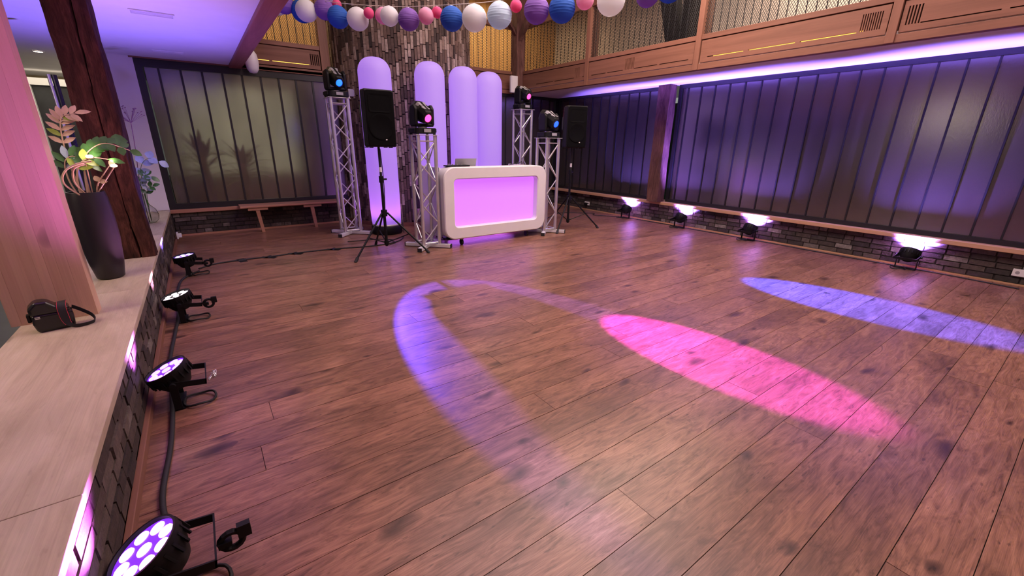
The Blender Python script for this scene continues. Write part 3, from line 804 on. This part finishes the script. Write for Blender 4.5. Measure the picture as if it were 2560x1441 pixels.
# ------------------------------------------------------------------ booth
bo = thing('dj_booth', (3.5725, 5.3, 0), 'white rounded booth with glowing violet front panel between the short truss towers', 'dj booth')
k = 10
ou = rrect(0, .61, 1.811, 1.0, .17, k); inn = rrect(-.005, .615, 1.475, .667, .055, k); n = len(ou)
rb_ = MB()
def ringpts(pl, yv): return [(p[0], yv, p[1]) for p in pl]
def off(pl, s, cx=0, cz=.61): return [(cx+(p[0]-cx)*s[0], cz+(p[1]-cz)*s[1]) for p in pl]
e = .012
ou2 = rrect(0, .61, 1.811-2*e, 1.0-2*e, .17-e, k); in2 = rrect(-.005, .615, 1.475+2*e, .667+2*e, .055+e, k)
loops = [ringpts(in2, .13), ringpts(inn, .13), ringpts(inn, e), ringpts(in2, 0), ringpts(ou2, 0), ringpts(ou, e), ringpts(ou, .21), ringpts(ou2, .222), ringpts(in2, .222)]
vs = [p for l in loops for p in l]; fs = []
for i in range(len(loops)-1):
    for j in range(n): fs.append((i*n+j, i*n+(j+1) % n, (i+1)*n+(j+1) % n, (i+1)*n+j))
rb_.add(vs, fs); rb_.build('front_frame', M_booth, bo, smooth=40)
MB().prism(rrect(-.005, .615, 1.47, .662, .055, k), .10, .115, 'Y').build('light_panel', M_boothglow, bo)
MB().prism(rrect(0, .61, 1.75, .94, .15, k), .205, .215, 'Y').build('back_panel', M_booth, bo)
B(-.84, .84, .222, .80, 1.02, 1.05).build('worktop', M_booth, bo, bevel=.004)
for sx in (-1, 1):
    B(sx*.84-.012, sx*.84+.012, .24, .95, .1, 1.095).build('side_panel', M_booth, bo, bevel=.004)
    for yy in (.1, .6):
        c = MB().box(sx*.6-.02, sx*.6+.02, yy-.025, yy+.025, .08, .115).build('caster_fork', M_grey, bo)
        MB().tube((sx*.6-.014, yy, .042), (sx*.6+.014, yy, .042), .042, n=16).build('wheel', M_blackmat, c, smooth=40)
B(-.85, .85, .05, .9, .1, .115).build('bottom_board', M_black, bo)
light('booth_light', 'AREA', (3.57, 5.9, .095), 5, (.6, .15, 1), (3.57, 5.9, 0), 1.2, .4)
# gear on the booth
lp = thing('laptop', (3.0, 5.55, 1.05), 'grey laptop lid seen from behind on top of the booth', 'laptop')
B(-.02, .32, .02, .25, .05, .07).build('keyboard', M_grey, lp, bevel=.003)
MB().hexa([(-.02, .0, .05), (.32, .0, .05), (.32, .012, .05), (-.02, .012, .05)], [(-.02, -.03, .165), (.32, -.03, .165), (.32, -.018, .165), (-.02, -.018, .165)]).build('lid', M_grey, lp)
B(.0, .3, .04, .23, 0, .05).build('stand', M_black, lp)
mx_ = thing('mixer', (2.86, 5.50, 1.112), 'flat black controller corner lying left of the laptop on the booth', 'mixer')
B(-.08, .28, -.1, .02, 0, .018).build('body', M_black, mx_, bevel=.004)
for i in range(4): MB().tube((-.04+.07*i, -.05, .018), (-.04+.07*i, -.05, .034), .01, n=10).build('knob', M_grey, mx_)
mc = MB().path(smooth_pts([(3.95, 5.62, 1.05), (3.97, 5.6, 1.11), (4.03, 5.58, 1.125), (4.1, 5.56, 1.14), (4.17, 5.55, 1.16)]), .006, 6).build('antenna_cable', M_black)
tag(mc, 'thin black antenna cable sticking up behind the booth front', 'lamp')  # antenna cable of the booth gear, carries no lamp

# ------------------------------------------------------------------ PAR uplights
def led_mat(name, c, s): return emit(name, c, s, (.1, .08, .12))
def par(name_label, loc, rz, lens_mat_, led_m, tilt, color, power, spotdeg, clamp, group, blend=.75):
    t = thing('par_light', loc, name_label, 'uplight', group, rz)
    ctr = Vector((0, 0, .215)); ti = R(tilt)
    Mx = Matrix.Translation(ctr) @ Matrix.Rotation(-ti, 4, 'Y')
    MB().lathe([(0, -.125), (.05, -.125), (.062, -.115), (.092, -.06), (.1, -.03), (.104, -.022), (.104, .008), (.097, .008), (.095, -.004)], 36, Mx, caps=False).build('housing', M_black, t, smooth=35)
    lp_ = MB().lathe([(.096, -.006), (0, -.006)], 36, Mx, caps=False).build('lens_plate', lens_mat_, t)
    for i in range(9):
        r_, a = (0, 0) if i == 0 else (.066, 2*PI*(i-1)/8+.2)
        Ml = Mx @ Matrix.Translation((r_*math.cos(a), r_*math.sin(a), -.006))
        MB().lathe([(.0225, 0), (.0215, .004), (.012, .007), (0, .008)], 14, Ml, caps=False).build('led', led_m, lp_, smooth=60)
    for i in range(20):
        a = 2*PI*i/20
        Mf = Mx @ Matrix.Rotation(a, 4, 'Z') @ Matrix.Translation((.1, 0, -.03))
        MB().box(-.002, .006, -.004, .004, -.03, .02, Mf).build('fin', M_black, t)
    # floor foot and handle bracket
    piv = Mx @ Vector((0, 0, -.06))
    ft = MB(); hb = MB()
    for sy in (-1, 1):
        ft.box(piv.x-.018, piv.x+.018, sy*.1-.003, sy*.1+.003, .0, piv.z+.02)
    ft.box(piv.x-.03, piv.x+.03, -.103, .103, 0, .005); ft.build('foot_bracket', M_black, t)
    Mh = Matrix.Translation(piv) @ Matrix.Rotation(R(8), 4, 'Y')
    for sy in (-1, 1): hb.box(.0, .15, sy*.108-.003, sy*.108+.003, -.016, .016, Mh)
    hb.box(.144, .15, -.111, .111, -.016, .016, Mh); hb.build('handle_bracket', M_black, t)
    for sy in (-1, 1): MB().tube((piv.x, sy*.1, piv.z), (piv.x, sy*.13, piv.z), .016, n=10).build('knob', M_black, t, smooth=40)
    if clamp == 1:
        cp_ = Mh @ Vector((.165, 0, -.03)); cl = MB()
        cl.path([(cp_.x+.0+.034*math.cos(a)+.03, cp_.y, cp_.z+.034*math.sin(a)) for a in [2*PI*i/14 for i in range(14)]], .011, 6, closed=True)
        cl.box(cp_.x-.01, cp_.x+.03, -.016, .016, cp_.z-.01, cp_.z+.01); cl.box(cp_.x+.05, cp_.x+.09, -.012, .012, cp_.z+.0, cp_.z+.05)
        cl.build('hook_clamp', M_black, t)
    elif clamp == 2:
        cp_ = Mh @ Vector((.152, 0, -.02)); rgx = random.Random(4)
        cl = MB().path(smooth_pts([(cp_.x+rgx.uniform(0, .05), cp_.y+rgx.uniform(-.03, .03), cp_.z+rgx.uniform(-.03, .03)) for _ in range(16)], 5), .0022, 5)
        cl.build('safety_cable', M_alu, t)
    lo = [(.12+.075*math.cos(a), -.05+.075*math.sin(a), .014+.006*math.sin(3*a)) for a in [2*PI*i/20 for i in range(20)]]
    MB().path(lo, .0065, 6, closed=True).build('cable_loop', M_blackmat, t, smooth=60)
    if power:
        l = light('par_beam', 'SPOT', Mx @ Vector((0, 0, .03)), power, color, None, .05, spot=spotdeg, blend=blend, parent=t)
        l.rotation_euler = (Matrix.Rotation(-ti, 4, 'Y') @ Matrix.Rotation(PI, 4, 'X')).to_euler()
    return t
LV = led_mat('led violet', (.72, .38, 1), 1.7); LB = led_mat('led blue violet', (.55, .45, 1), 1.7); LW = led_mat('led warm white', (1, .8, .85), 2.2); LM = led_mat('led magenta', (.9, .5, 1), 1.7)
GL = 'uplights along the low brick wall'
VI = (.42, .12, 1)
par('black uplight with bluish white leds at far end of the low brick wall', (-.30, 5.72, 0), 0, M_lensv, LB, 8, (.24, .15, 1), 270, 120, 1, GL, 1.)
par('black uplight with warm white leds second from the far end of the low wall', (-.335, 4.22, 0), 0, M_black, LW, 14, (1, .42, .7), 75, 100, 1, GL, 1.)
par('black uplight with violet leds and silver safety cable on its handle', (-.345, 2.78, 0), 0, M_lensv, LV, 22, (.7, .16, 1), 95, 100, 2, GL, .9)
par('black uplight with magenta leds nearest the camera with hook clamp', (-.35, 1.45, 0), 0, M_lensv, LM, 26, (.75, .14, 1), 110, 100, 1, GL, .9)
GR_ = 'uplights along the right brick plinth'
for y_, lab, pw in ((5.73, 'black uplight on the floor below the rough timber post, farthest of the right row', 80), (4.47, 'black uplight second from the back corner along the right brick plinth', 80),
                (3.22, 'black uplight third from the back corner along the right brick plinth', 90), (1.26, 'black uplight nearest the camera along the right brick plinth', 120)):
    par(lab, (7.045, y_, 0), PI, M_lensv, LV, 36, (.24, .14, 1), pw*12, 112, 0, GR_, .5)

# ------------------------------------------------------------------ cables and tape
def cable(pts, r, label, k=6, nm='cable'):
    o = MB().path(smooth_pts(pts, k), r, 7).build(nm, M_blackmat, None, smooth=60); return tag(o, label, 'cable')
cable([(-.36, .2, .009), (-.36, .9, .009), (-.35, 1.25, .009), (-.33, 1.62, .009), (-.365, 1.95, .009), (-.35, 2.3, .009), (-.35, 2.6, .009), (-.365, 2.95, .009), (-.385, 3.4, .009), (-.37, 3.9, .009), (-.36, 4.3, .009), (-.38, 4.9, .009), (-.35, 5.5, .009), (-.2, 5.78, .009)], .0115, 'black cable on the floor linking the uplights along the low brick wall')
cable([(-.2, 5.9, .008), (-.05, 6.04, .008), (.24, 6.09, .008), (.53, 6.075, .008), (.84, 6.10, .008), (1.32, 6.08, .008), (1.77, 5.98, .008), (2.15, 6.02, .008), (2.4, 6.25, .008), (2.62, 6.75, .03), (2.66, 7.0, .6), (2.7, 7.02, 1.1)], .009, 'black cable taped across the floor and rising behind the leftmost tube')
cable([(1.62, 6.45, .007), (1.8, 6.42, .007), (1.98, 6.4, .007), (2.15, 6.32, .007), (2.24, 6.2, .007)], .007, 'thin black cable lying between the two left truss towers')
cable([(1.9, 5.5, 1.34), (1.93, 5.55, .9), (1.98, 5.75, .4), (2.03, 5.95, .03), (2.1, 5.88, .025), (2.17, 5.93, .03), (2.14, 6.08, .03), (2.25, 6.12, .03)], .005, 'thin black cable hanging down the left loudspeaker stand')
cable([(7.0, .3, .006), (7.06, 1.0, .006), (7.05, 2.2, .006), (7.07, 3.0, .006), (7.06, 4.1, .006), (7.08, 5.0, .006), (7.02, 5.8, .006), (6.7, 6.3, .006), (6.85, 6.5, .006), (6.3, 6.9, .006), (5.7, 6.6, .006), (5.3, 6.3, .006)], .008, 'black cable on the floor along the right brick plinth')
cable([(2.9, 6.1, .007), (3.05, 5.95, .007), (2.9, 5.85, .007), (3.1, 5.75, .007), (2.8, 5.9, .012), (2.95, 6.05, .012)], .007, 'tangle of black cable on the floor behind the left end of the booth')
for i, (x, y_, a) in enumerate(((.24, 6.09, .15), (.53, 6.075, .9), (.84, 6.10, .95), (1.32, 6.08, .85))):
    tp = MB(); Mx = Matrix.Translation((x, y_, 0)) @ Matrix.Rotation(a+PI/2, 4, 'Z')
    prof = [(-.1, .0015), (-.03, .002), (-.012, .018), (.012, .018), (.03, .002), (.1, .0015)]
    vs = [(u, s*.042, z_) for s in (-1, 1) for u, z_ in prof]+[(u, s*.042, max(0, z_-.0015)) for s in (-1, 1) for u, z_ in prof]
    fs = [(j, j+1, 6+j+1, 6+j) for j in range(5)]+[(12+j, 18+j, 18+j+1, 12+j+1) for j in range(5)]+[(j, 12+j, 12+j+1, j+1) for j in range(5)]+[(6+j, 6+j+1, 18+j+1, 18+j) for j in range(5)]+[(0, 6, 18, 12), (5, 17, 23, 11)]
    tp.add(vs, fs, Mx); o = tp.build('tape_strip', M_black)
    tag(o, ('first', 'second', 'third', 'fourth')[i]+' black tape strip over the floor cable counting from the low brick wall', 'tape', 'tape strips on the floor cable')

# wall sockets on the right plinth
for y_, lab, plug in ((7.0, 'white wall socket with black plug on the plinth behind the right loudspeaker', True), (.33, 'white wall socket on the right brick plinth at the edge of the picture', False)):
    s_ = thing('wall_socket', (XR-.014, y_, .145), lab, 'socket')
    B(-.01, .004, -.075, .075, -.04, .04).build('plate', M_whitepl, s_, bevel=.003)
    for dy in (-.036, .036): MB().tube((-.0105, dy, 0), (-.006, dy, 0), .018, n=14).build('outlet', M_grey if not plug else M_black, s_)
    if plug: B(-.06, -.01, -.02, .05, -.05, .015).build('plug', M_black, s_, bevel=.008)

# ------------------------------------------------------------------ paper lanterns
ls = [(0.85, 7.53, 3.46), (1.2, 7.07, 3.29), (1.5, 6.66, 3.165), (1.806, 6.254, 3.06), (2.314, 5.577, 2.965), (2.859, 4.851, 2.935), (3.134, 4.486, 2.945), (3.6, 3.87, 2.985), (4.1, 3.2, 3.06), (4.8, 2.27, 3.24)]
st_ = MB().path(smooth_pts(ls, 6), .0035, 5).build('lantern_cord', M_string); tag(st_, 'thin white cord carrying the row of paper lanterns', 'cord')
LAN = [('purple', 1.29, 6.95, 3.113, .122), ('white', 1.30, 7.51, 3.221, .131), ('blue', 1.49, 6.88, 3.046, .139), ('white', 1.48, 6.61, 2.995, .130), ('purple', 1.68, 6.52, 3.023, .123), ('lilac', 1.78, 6.62, 3.186, .106),
 ('hotpink', 1.83, 6.47, 3.095, .057), ('blue', 1.78, 6.29, 2.909, .131), ('white', 1.95, 6.06, 2.870, .132), ('hotpink', 2.03, 5.87, 2.910, .062), ('pink', 2.20, 5.86, 2.905, .094), ('white', 2.20, 5.64, 2.858, .109),
 ('purple', 2.38, 5.49, 2.823, .125), ('pink', 2.52, 5.30, 2.845, .091), ('hotpink', 2.64, 5.25, 2.890, .063), ('blue', 2.72, 5.04, 2.797, .133), ('white', 2.89, 4.81, 2.784, .143), ('paleblue', 3.07, 4.56, 2.792, .141),
 ('hotpink', 3.19, 4.41, 2.872, .065), ('purple', 3.33, 4.22, 2.815, .139), ('blue', 3.50, 3.99, 2.811, .142), ('pink', 3.65, 3.80, 2.876, .094), ('white', 3.81, 3.58, 2.849, .145), ('purple', 4.03, 3.29, 2.876, .116), ('blue', 4.16, 3.12, 2.918, .132)]
LBL = ['dark purple paper lantern beside the red beam', 'white paper lantern tucked behind the lantern at the red beam', 'blue paper lantern half hidden by a white one near the red beam', 'white paper lantern overlapping a blue one near the red beam',
 'crumpled purple paper lantern left of the brick column', 'pale lilac paper lantern above the crumpled purple one', 'small hot pink paper lantern above a blue one', 'blue paper lantern before the left edge of the brick column',
 'white ribbed paper lantern left of a small hot pink one', 'small hot pink paper lantern between white and pale pink ones', 'pale pink paper lantern half covered by a white one', 'white paper lantern covering a pale pink one',
 'purple ribbed paper lantern before the middle of the brick column', 'pale pink paper lantern touching a small hot pink one', 'small hot pink paper lantern next to a large blue one', 'large blue ribbed paper lantern before the right edge of the brick column',
 'large smooth white paper lantern before the amber gallery mesh', 'pale blue ribbed paper lantern right of the large white one', 'small hot pink paper lantern before the gallery corner post', 'large purple paper lantern right of the gallery corner post',
 'large blue paper lantern before the right gallery mesh', 'pale pink paper lantern cut by the top of the picture', 'large white paper lantern cut by the top of the picture', 'purple paper lantern beside the black brace at the top of the picture',
 'blue paper lantern above the black brace at the top of the picture']
def lantern_mesh(r, seed, crump):
    rg = random.Random(seed); nr, ns = 30, 28; vs = []; fs = []
    for i in range(nr+1):
        a = -PI/2+.16+(PI-.32)*i/nr
        rr = r*math.cos(a)*(1-(.018 if i % 2 else 0)*crump); z = r*.98*math.sin(a)
        for j in range(ns):
            t = 2*PI*j/ns
            v = 1+noise.noise(Vector((math.cos(t)*2+seed, math.sin(t)*2, z/r*5)))*.02*crump
            vs.append((rr*v*math.cos(t), rr*v*math.sin(t), z))
    for i in range(nr):
        for j in range(ns): fs.append((i*ns+j, i*ns+(j+1) % ns, (i+1)*ns+(j+1) % ns, (i+1)*ns+j))
    return MB().add(vs, fs)
cordp = smooth_pts(ls, 12)
for i, (cn, x, y_, z, r) in enumerate(LAN):
    t = thing('paper_lantern', (x, y_, z), LBL[i], 'lantern', 'paper lanterns on the cord')
    lantern_mesh(r, i*1.7, 1.3 if cn in ('blue', 'purple', 'lilac', 'paleblue') else .7).build('globe', PAPER[cn], t, smooth=25)
    ring = [(r*.16*math.cos(a), r*.16*math.sin(a), r*.97) for a in [2*PI*q/12 for q in range(12)]]
    MB().path(ring, .0025, 5, closed=True).build('wire_ring', M_alu, t)
    cp0 = min(cordp, key=lambda p: (p.x-x)**2+(p.y-y_)**2)
    q1 = Vector((cp0.x-x, cp0.y-y_, max(cp0.z-z, r*.99)))
    MB().path([(0, 0, r*.55), (0, 0, r*.98), tuple(q1)], .0015, 4).build('hanger', M_string, t)

# ------------------------------------------------------------------ plants and things on the low wall
pt = thing('plant_pot', (-.69, 4.30, .41), 'tall dark tapering planter on the low brick wall', 'pot')
MB().lathe([(.07, 0), (.082, .01), (.1, .12), (.116, .3), (.118, .45), (.11, .6), (.103, .645), (.096, .645), (.1, .6), (.0, .585)], 40, caps=True).build('vessel', M_pot, pt, smooth=50)
MB().lathe([(.0, .592), (.105, .59)], 24, caps=False).build('soil', M_soil, pt)
zz = thing('zz_plant', (-.69, 4.30, 1.0), 'leafy arching houseplant growing in the tall dark planter', 'plant')
def leaf(p, d, upv, L, wd, bend=.25):
    d = Vector(d).normalized(); s = d.cross(Vector(upv)).normalized(); u = s.cross(d).normalized(); p = Vector(p)
    mb = MB(); prof = [(0, .06), (.18, .62), (.42, 1), (.68, .85), (.88, .42), (1, .03)]
    vs = []
    for t, k in prof:
        c = p+d*(L*t)-u*(bend*L*t*t)
        vs += [c+s*(wd*k)+u*(.12*wd*k), c-u*(.06*wd), c-s*(wd*k)+u*(.12*wd*k), c-u*(.06*wd+.0015)]
    fs = []
    for i in range(len(prof)-1):
        o = i*4
        fs += [(o, o+1, o+5, o+4), (o+1, o+2, o+6, o+5), (o+2, o+3, o+7, o+6), (o+3, o, o+4, o+7)]
    fs += [(0, 3, 2, 1), (len(prof)*4-4, len(prof)*4-3, len(prof)*4-2, len(prof)*4-1)]
    return mb.add(vs, fs)
def frond(root, pts, mats, L, wd, npair, r=.006, stalkm=M_stalk, leafname='leaf', upv=(.1, -.8, .55)):
    P = smooth_pts(pts, 8)
    stx = MB().path(P, r, 6, radii=[r*(1-.6*i/(len(P)-1)) for i in range(len(P))]).build('stalk', stalkm, root, smooth=60)
    for i in range(npair):
        f = .42+.56*i/npair; ix = int(f*(len(P)-1)); p = P[ix]; t = (P[min(ix+1, len(P)-1)]-P[ix-1]).normalized()
        sd = t.cross(Vector(upv)).normalized()
        for s in (-1, 1):
            d = t*.55+sd*s*.8+Vector((0, 0, .08))
            leaf(p, d, upv, L*(1-.35*abs(f-.65)), wd, .2).build(leafname, random.choice(mats), stx, smooth=50)
    leaf(P[-1], P[-1]-P[-3], upv, L, wd, .2).build(leafname, random.choice(mats), stx, smooth=50)
frond(zz, [(.02, 0, .0), (.03, -.03, .16), (.05, -.05, .28), (.12, -.06, .36), (.2, -.07, .385), (.31, -.08, .34)], [M_leaf, M_leaf, M_leaf], .07, .026, 7)
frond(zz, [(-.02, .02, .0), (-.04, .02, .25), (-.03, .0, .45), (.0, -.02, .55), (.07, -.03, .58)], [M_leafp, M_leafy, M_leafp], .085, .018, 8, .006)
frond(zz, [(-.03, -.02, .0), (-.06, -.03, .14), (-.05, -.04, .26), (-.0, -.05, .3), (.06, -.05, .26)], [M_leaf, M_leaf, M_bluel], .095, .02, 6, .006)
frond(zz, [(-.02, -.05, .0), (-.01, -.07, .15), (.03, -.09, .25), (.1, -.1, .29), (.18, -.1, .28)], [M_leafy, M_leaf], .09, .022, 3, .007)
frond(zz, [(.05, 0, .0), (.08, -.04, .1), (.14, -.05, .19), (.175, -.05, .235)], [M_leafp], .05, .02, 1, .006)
frond(zz, [(0, .03, 0), (.02, .05, .2), (.06, .06, .33), (.13, .05, .4), (.2, .05, .41)], [M_leaf], .1, .048, 1, .006)
for q in ([(.0, -.09, .02), (-.07, -.13, .12), (-.05, -.15, .2), (.02, -.15, .25), (.1, -.15, .27)], [(.02, -.08, .03), (-.02, -.12, .13), (.0, -.14, .22), (.06, -.13, .25)]):
    MB().path(smooth_pts(q, 8), .006, 6).build('air_root', M_stalk, zz, smooth=60)
# two glowing dots on sticks in the planter, each with a point light
for (x, y_, z, lab) in ((-.49, 4.22, 1.235, 'small glowing bulb on a stick at the right of the planter'), (-.60, 4.20, 1.30, 'small glowing bulb among the leaves above the planter')):
    g = thing('glow_dot', (x, y_, z), lab, 'lamp')
    MB().lathe([(0, -.012), (.018, -.008), (.022, 0), (.014, .01), (0, .012)], 14).build('bulb', emit('bulb '+lab[-12:], (1, .72, .5), 2.2), g, smooth=60)
    MB().path([(0, 0, -.01), (-.03, .01, -.05), (-.655-x, 4.285-y_, 1.0-z)], .004, 6).build('stick', M_stalk, g)
    light('dot_light', 'POINT', (0, -.02, .04), .5, (1, .8, .65), None, .02, parent=g)

vz = thing('glass_vase', (-.625, 7.02, .41), 'round clear glass bottle vase at the far end of the low wall', 'vase')
MB().lathe([(0, .003), (.07, .003), (.105, .04), (.115, .1), (.095, .17), (.045, .23), (.028, .3), (.03, .36), (.027, .36), (.025, .3), (.042, .225), (.091, .168), (.111, .1), (.101, .042), (.068, .007), (0, .007)], 28, caps=False).build('glass', M_clear, vz, smooth=60)
um = thing('dried_flower', (-.625, 7.02, .42), 'tall dried umbel flower standing in the glass vase', 'flower')
top = Vector((.07, .0, 1.18))
MB().path(smooth_pts([(0, 0, .0), (.01, 0, .5), (.05, 0, .9), tuple(top)]), .004, 6).build('stem', M_dried, um)
rg = random.Random(2)
for i in range(26):
    a = rg.random()*2*PI; e_ = rg.uniform(.15, 1.3); l = rg.uniform(.13, .2)
    q = top+Vector((math.cos(a)*math.cos(e_), math.sin(a)*math.cos(e_), math.sin(e_)))*l
    MB().tube(tuple(top), tuple(q), .0016, n=4).build('ray', M_dried, um)
    MB().lathe([(0, -.006), (.011, 0), (0, .006)], 6, Matrix.Translation(q)).build('seed_head', M_dried, um)
oc = thing('orchid', (-.60, 6.95, .72), 'bluish leaved plant stems leaning out of the glass vase', 'plant')
frond(oc, [(0, .05, -.28), (.01, .02, .1), (.02, 0, .3), (.06, -.02, .42), (.14, -.03, .48), (.22, -.03, .44)], [M_bluel], .11, .045, 3, .004, M_leaf)
frond(oc, [(0, .05, -.28), (.0, .02, .05), (-.01, 0, .2), (.04, -.02, .28), (.1, -.03, .26)], [M_leaf, M_leaf, M_bluel], .1, .03, 4, .004, M_leaf)
frond(oc, [(0, .05, -.28), (.02, .02, .02), (.05, 0, .12), (.1, -.02, .15)], [M_bluel, M_leaf], .08, .025, 3, .004, M_leaf)

# camera bag
cb = thing('camera_bag', (-.80, 3.24, .41), 'black leather camera case with red edged strap lying before the spruce post', 'camera bag', rz=R(12)); cb.scale = (.98, 1, 1.22)
MB().prism([(-.075, 0), (.075, 0), (.08, .05), (.078, .085), (-.082, .085), (-.085, .04)], -.045, .045, 'Y').build('case', M_blackgloss, cb, bevel=.014, seg=3)
MB().prism([(-.085, .08), (.075, .08), (.07, .105), (.02, .115), (-.01, .14), (-.055, .142), (-.088, .115)], -.048, .04, 'Y').build('lid', M_blackgloss, cb, bevel=.014, seg=3)
B(-.1, -.085, -.02, .02, .05, .085).build('strap_lug', M_black, cb, bevel=.004)
for z_ in (.068, .074): MB().box(-.07, -.05, -.052, -.047, z_, z_+.003).build('clasp', M_alu, cb)
def ribbon(P, wv, th=.0015):
    mb = MB(); P = [Vector(p) for p in P]; vs = []
    for i, p in enumerate(P):
        wv_ = Vector(wv[i] if isinstance(wv[0], (tuple, list, Vector)) else wv)
        t = (P[min(i+1, len(P)-1)]-P[max(0, i-1)]).normalized(); nn = t.cross(wv_).normalized()*th
        vs += [p-wv_+nn, p+wv_+nn, p+wv_-nn, p-wv_-nn]
    fs = []
    for i in range(len(P)-1):
        o = i*4
        for j in range(4): fs.append((o+j, o+(j+1) % 4, o+4+(j+1) % 4, o+4+j))
    fs += [(3, 2, 1, 0), tuple(len(P)*4-4+j for j in range(4))]
    return mb.add(vs, fs)
sp_ = smooth_pts([(.05, .03, .115), (.045, -.03, .118), (.04, -.055, .09), (.045, -.06, .03), (.07, -.075, .012), (.12, -.07, .008), (.155, -.04, .01), (.15, .0, .03), (.11, .03, .06), (.08, .035, .08)], 5)
wv = [Vector((.017, 0, 0)).lerp(Vector((.003, -.002, .008)), min(1, max(0, (q-13)/8))) for q in range(len(sp_))]
so_ = ribbon(sp_, wv).build('strap', M_blackmat, cb, smooth=60)
for sx in (-1, 1):
    ed = [Vector(p)+Vector(q)*sx*1.02 for p, q in zip(sp_, wv)]
    MB().path(ed[2:17], .0018, 5).build('strap_piping', M_red, so_)

# downlights in the back room ceiling
for (x, y_, lab) in ((-1.42, 8.6, 'small round recessed downlight in ceiling behind the old timber post'), (-.86, 9.6, 'tiny recessed downlight at the end of the white wall strip')):
    dl = thing('downlight', (x, y_, 2.478), lab, 'downlight')
    MB().lathe([(.06, 0), (.06, -.008), (.045, -.008), (.045, 0)], 20, caps=False).build('rim', M_whitepl, dl)
    MB().lathe([(.044, -.002), (.03, -.006), (0, -.008)], 16, caps=False).build('bulb', M_down, dl)
    light('downlight_beam', 'SPOT', (0, 0, -.02), 20, (1, .85, .62), None, .04, spot=110, blend=.8, parent=dl)
ms = thing('mosaic_pillar', (-.93, 9.2, 0), 'narrow pillar of pale turquoise mosaic tiles beyond the old timber post', 'pillar')
B(-.06, .06, 0, .12, 0, 1.78).build('core', M_white, ms)
M_mos = plain('turquoise mosaic', (.35, .62, .62), .25, var=.4, scale=40)
mt = unit_box('tile', M_mos)
for i in range(26):
    for j in range(3): inst('tile', mt, ms, (-.04+.04*j, -.004, .62+.045*i), (.036, .012, .04))
# dark steel pole and cabinet seen through the plants
sp2 = thing('steel_pole', (-1.02, 6.3, 0), 'slim steel pole behind the plant beside the old timber post', 'pole')
MB().tube((0, 0, 0), (0, 0, 2.0), .013, n=14).build('shaft', M_alu, sp2, smooth=40); MB().tube((.035, .02, 0), (.035, .02, 2.0), .022, n=14).build('dark_shaft', M_blackgloss, sp2, smooth=40)
MB().lathe([(0, 0), (.12, 0), (.12, .01), (0, .012)], 20).build('base', M_alu, sp2)

# ------------------------------------------------------------------ outside the windows
struct(B(-6, 14, 8.6, 20, -.3, -.2).build('floor', plain('wet lawn', (.03, .05, .02), .9, var=.4, scale=2)))
struct(B(9.6, 9.9, -4, 9, -.3, 2.4).build('wall_backdrop', plain('dark backdrop', (.012, .018, .01), .95, var=.5, scale=6)))  # unseen slab added outside to keep the right windows dark
M_silhouette_leaf = plain('silhouette leaf', (.008, .012, .006), .8)  # near black, backlit silhouette shade put into the leaf colour
def yucca(x, y_, h, label, seed):
    t = thing('yucca_plant', (x, y_, -.2), label, 'plant', 'plants outside the frosted window')
    rg = random.Random(seed)
    MB().path(smooth_pts([(0, 0, 0), (.03, .01, h*.4), (0, 0, h*.72)]), .05, 8).build('trunk', M_dried, t)
    for i in range(54):
        a = rg.random()*2*PI; e_ = rg.uniform(-.1, 1.45); l = rg.uniform(.25, .45)
        d = Vector((math.cos(a)*math.cos(e_), .06*math.sin(a)*math.cos(e_), math.sin(e_)))
        leaf((0, 0, h*(.58+.16*rg.random())), d, (0, 0, 1.0) if e_ < 1.2 else (0, 1, 0), l, .034, .2).build('leaf', M_silhouette_leaf, t)
struct(B(1.75, 5, 9.7, 9.9, -.3, 2.4).build('wall_backdrop_brown', plain('brown backdrop', (.2, .13, .07), .9, var=.3, scale=3)))  # added slab that browns the view through the frosted window
struct(B(-.45, 1.75, 10.0, 10.4, -.3, .8).build('wall_backdrop', bpy.data.materials['dark backdrop']))  # added low slab, darkens the lower part of the frosted window
yucca(.08, 8.52, 1.9, 'dark spiky plant outside the frosted window nearest its left frame', 5)
yucca(.6, 8.48, 1.75, 'dark spiky plant outside the frosted window right of another', 6)
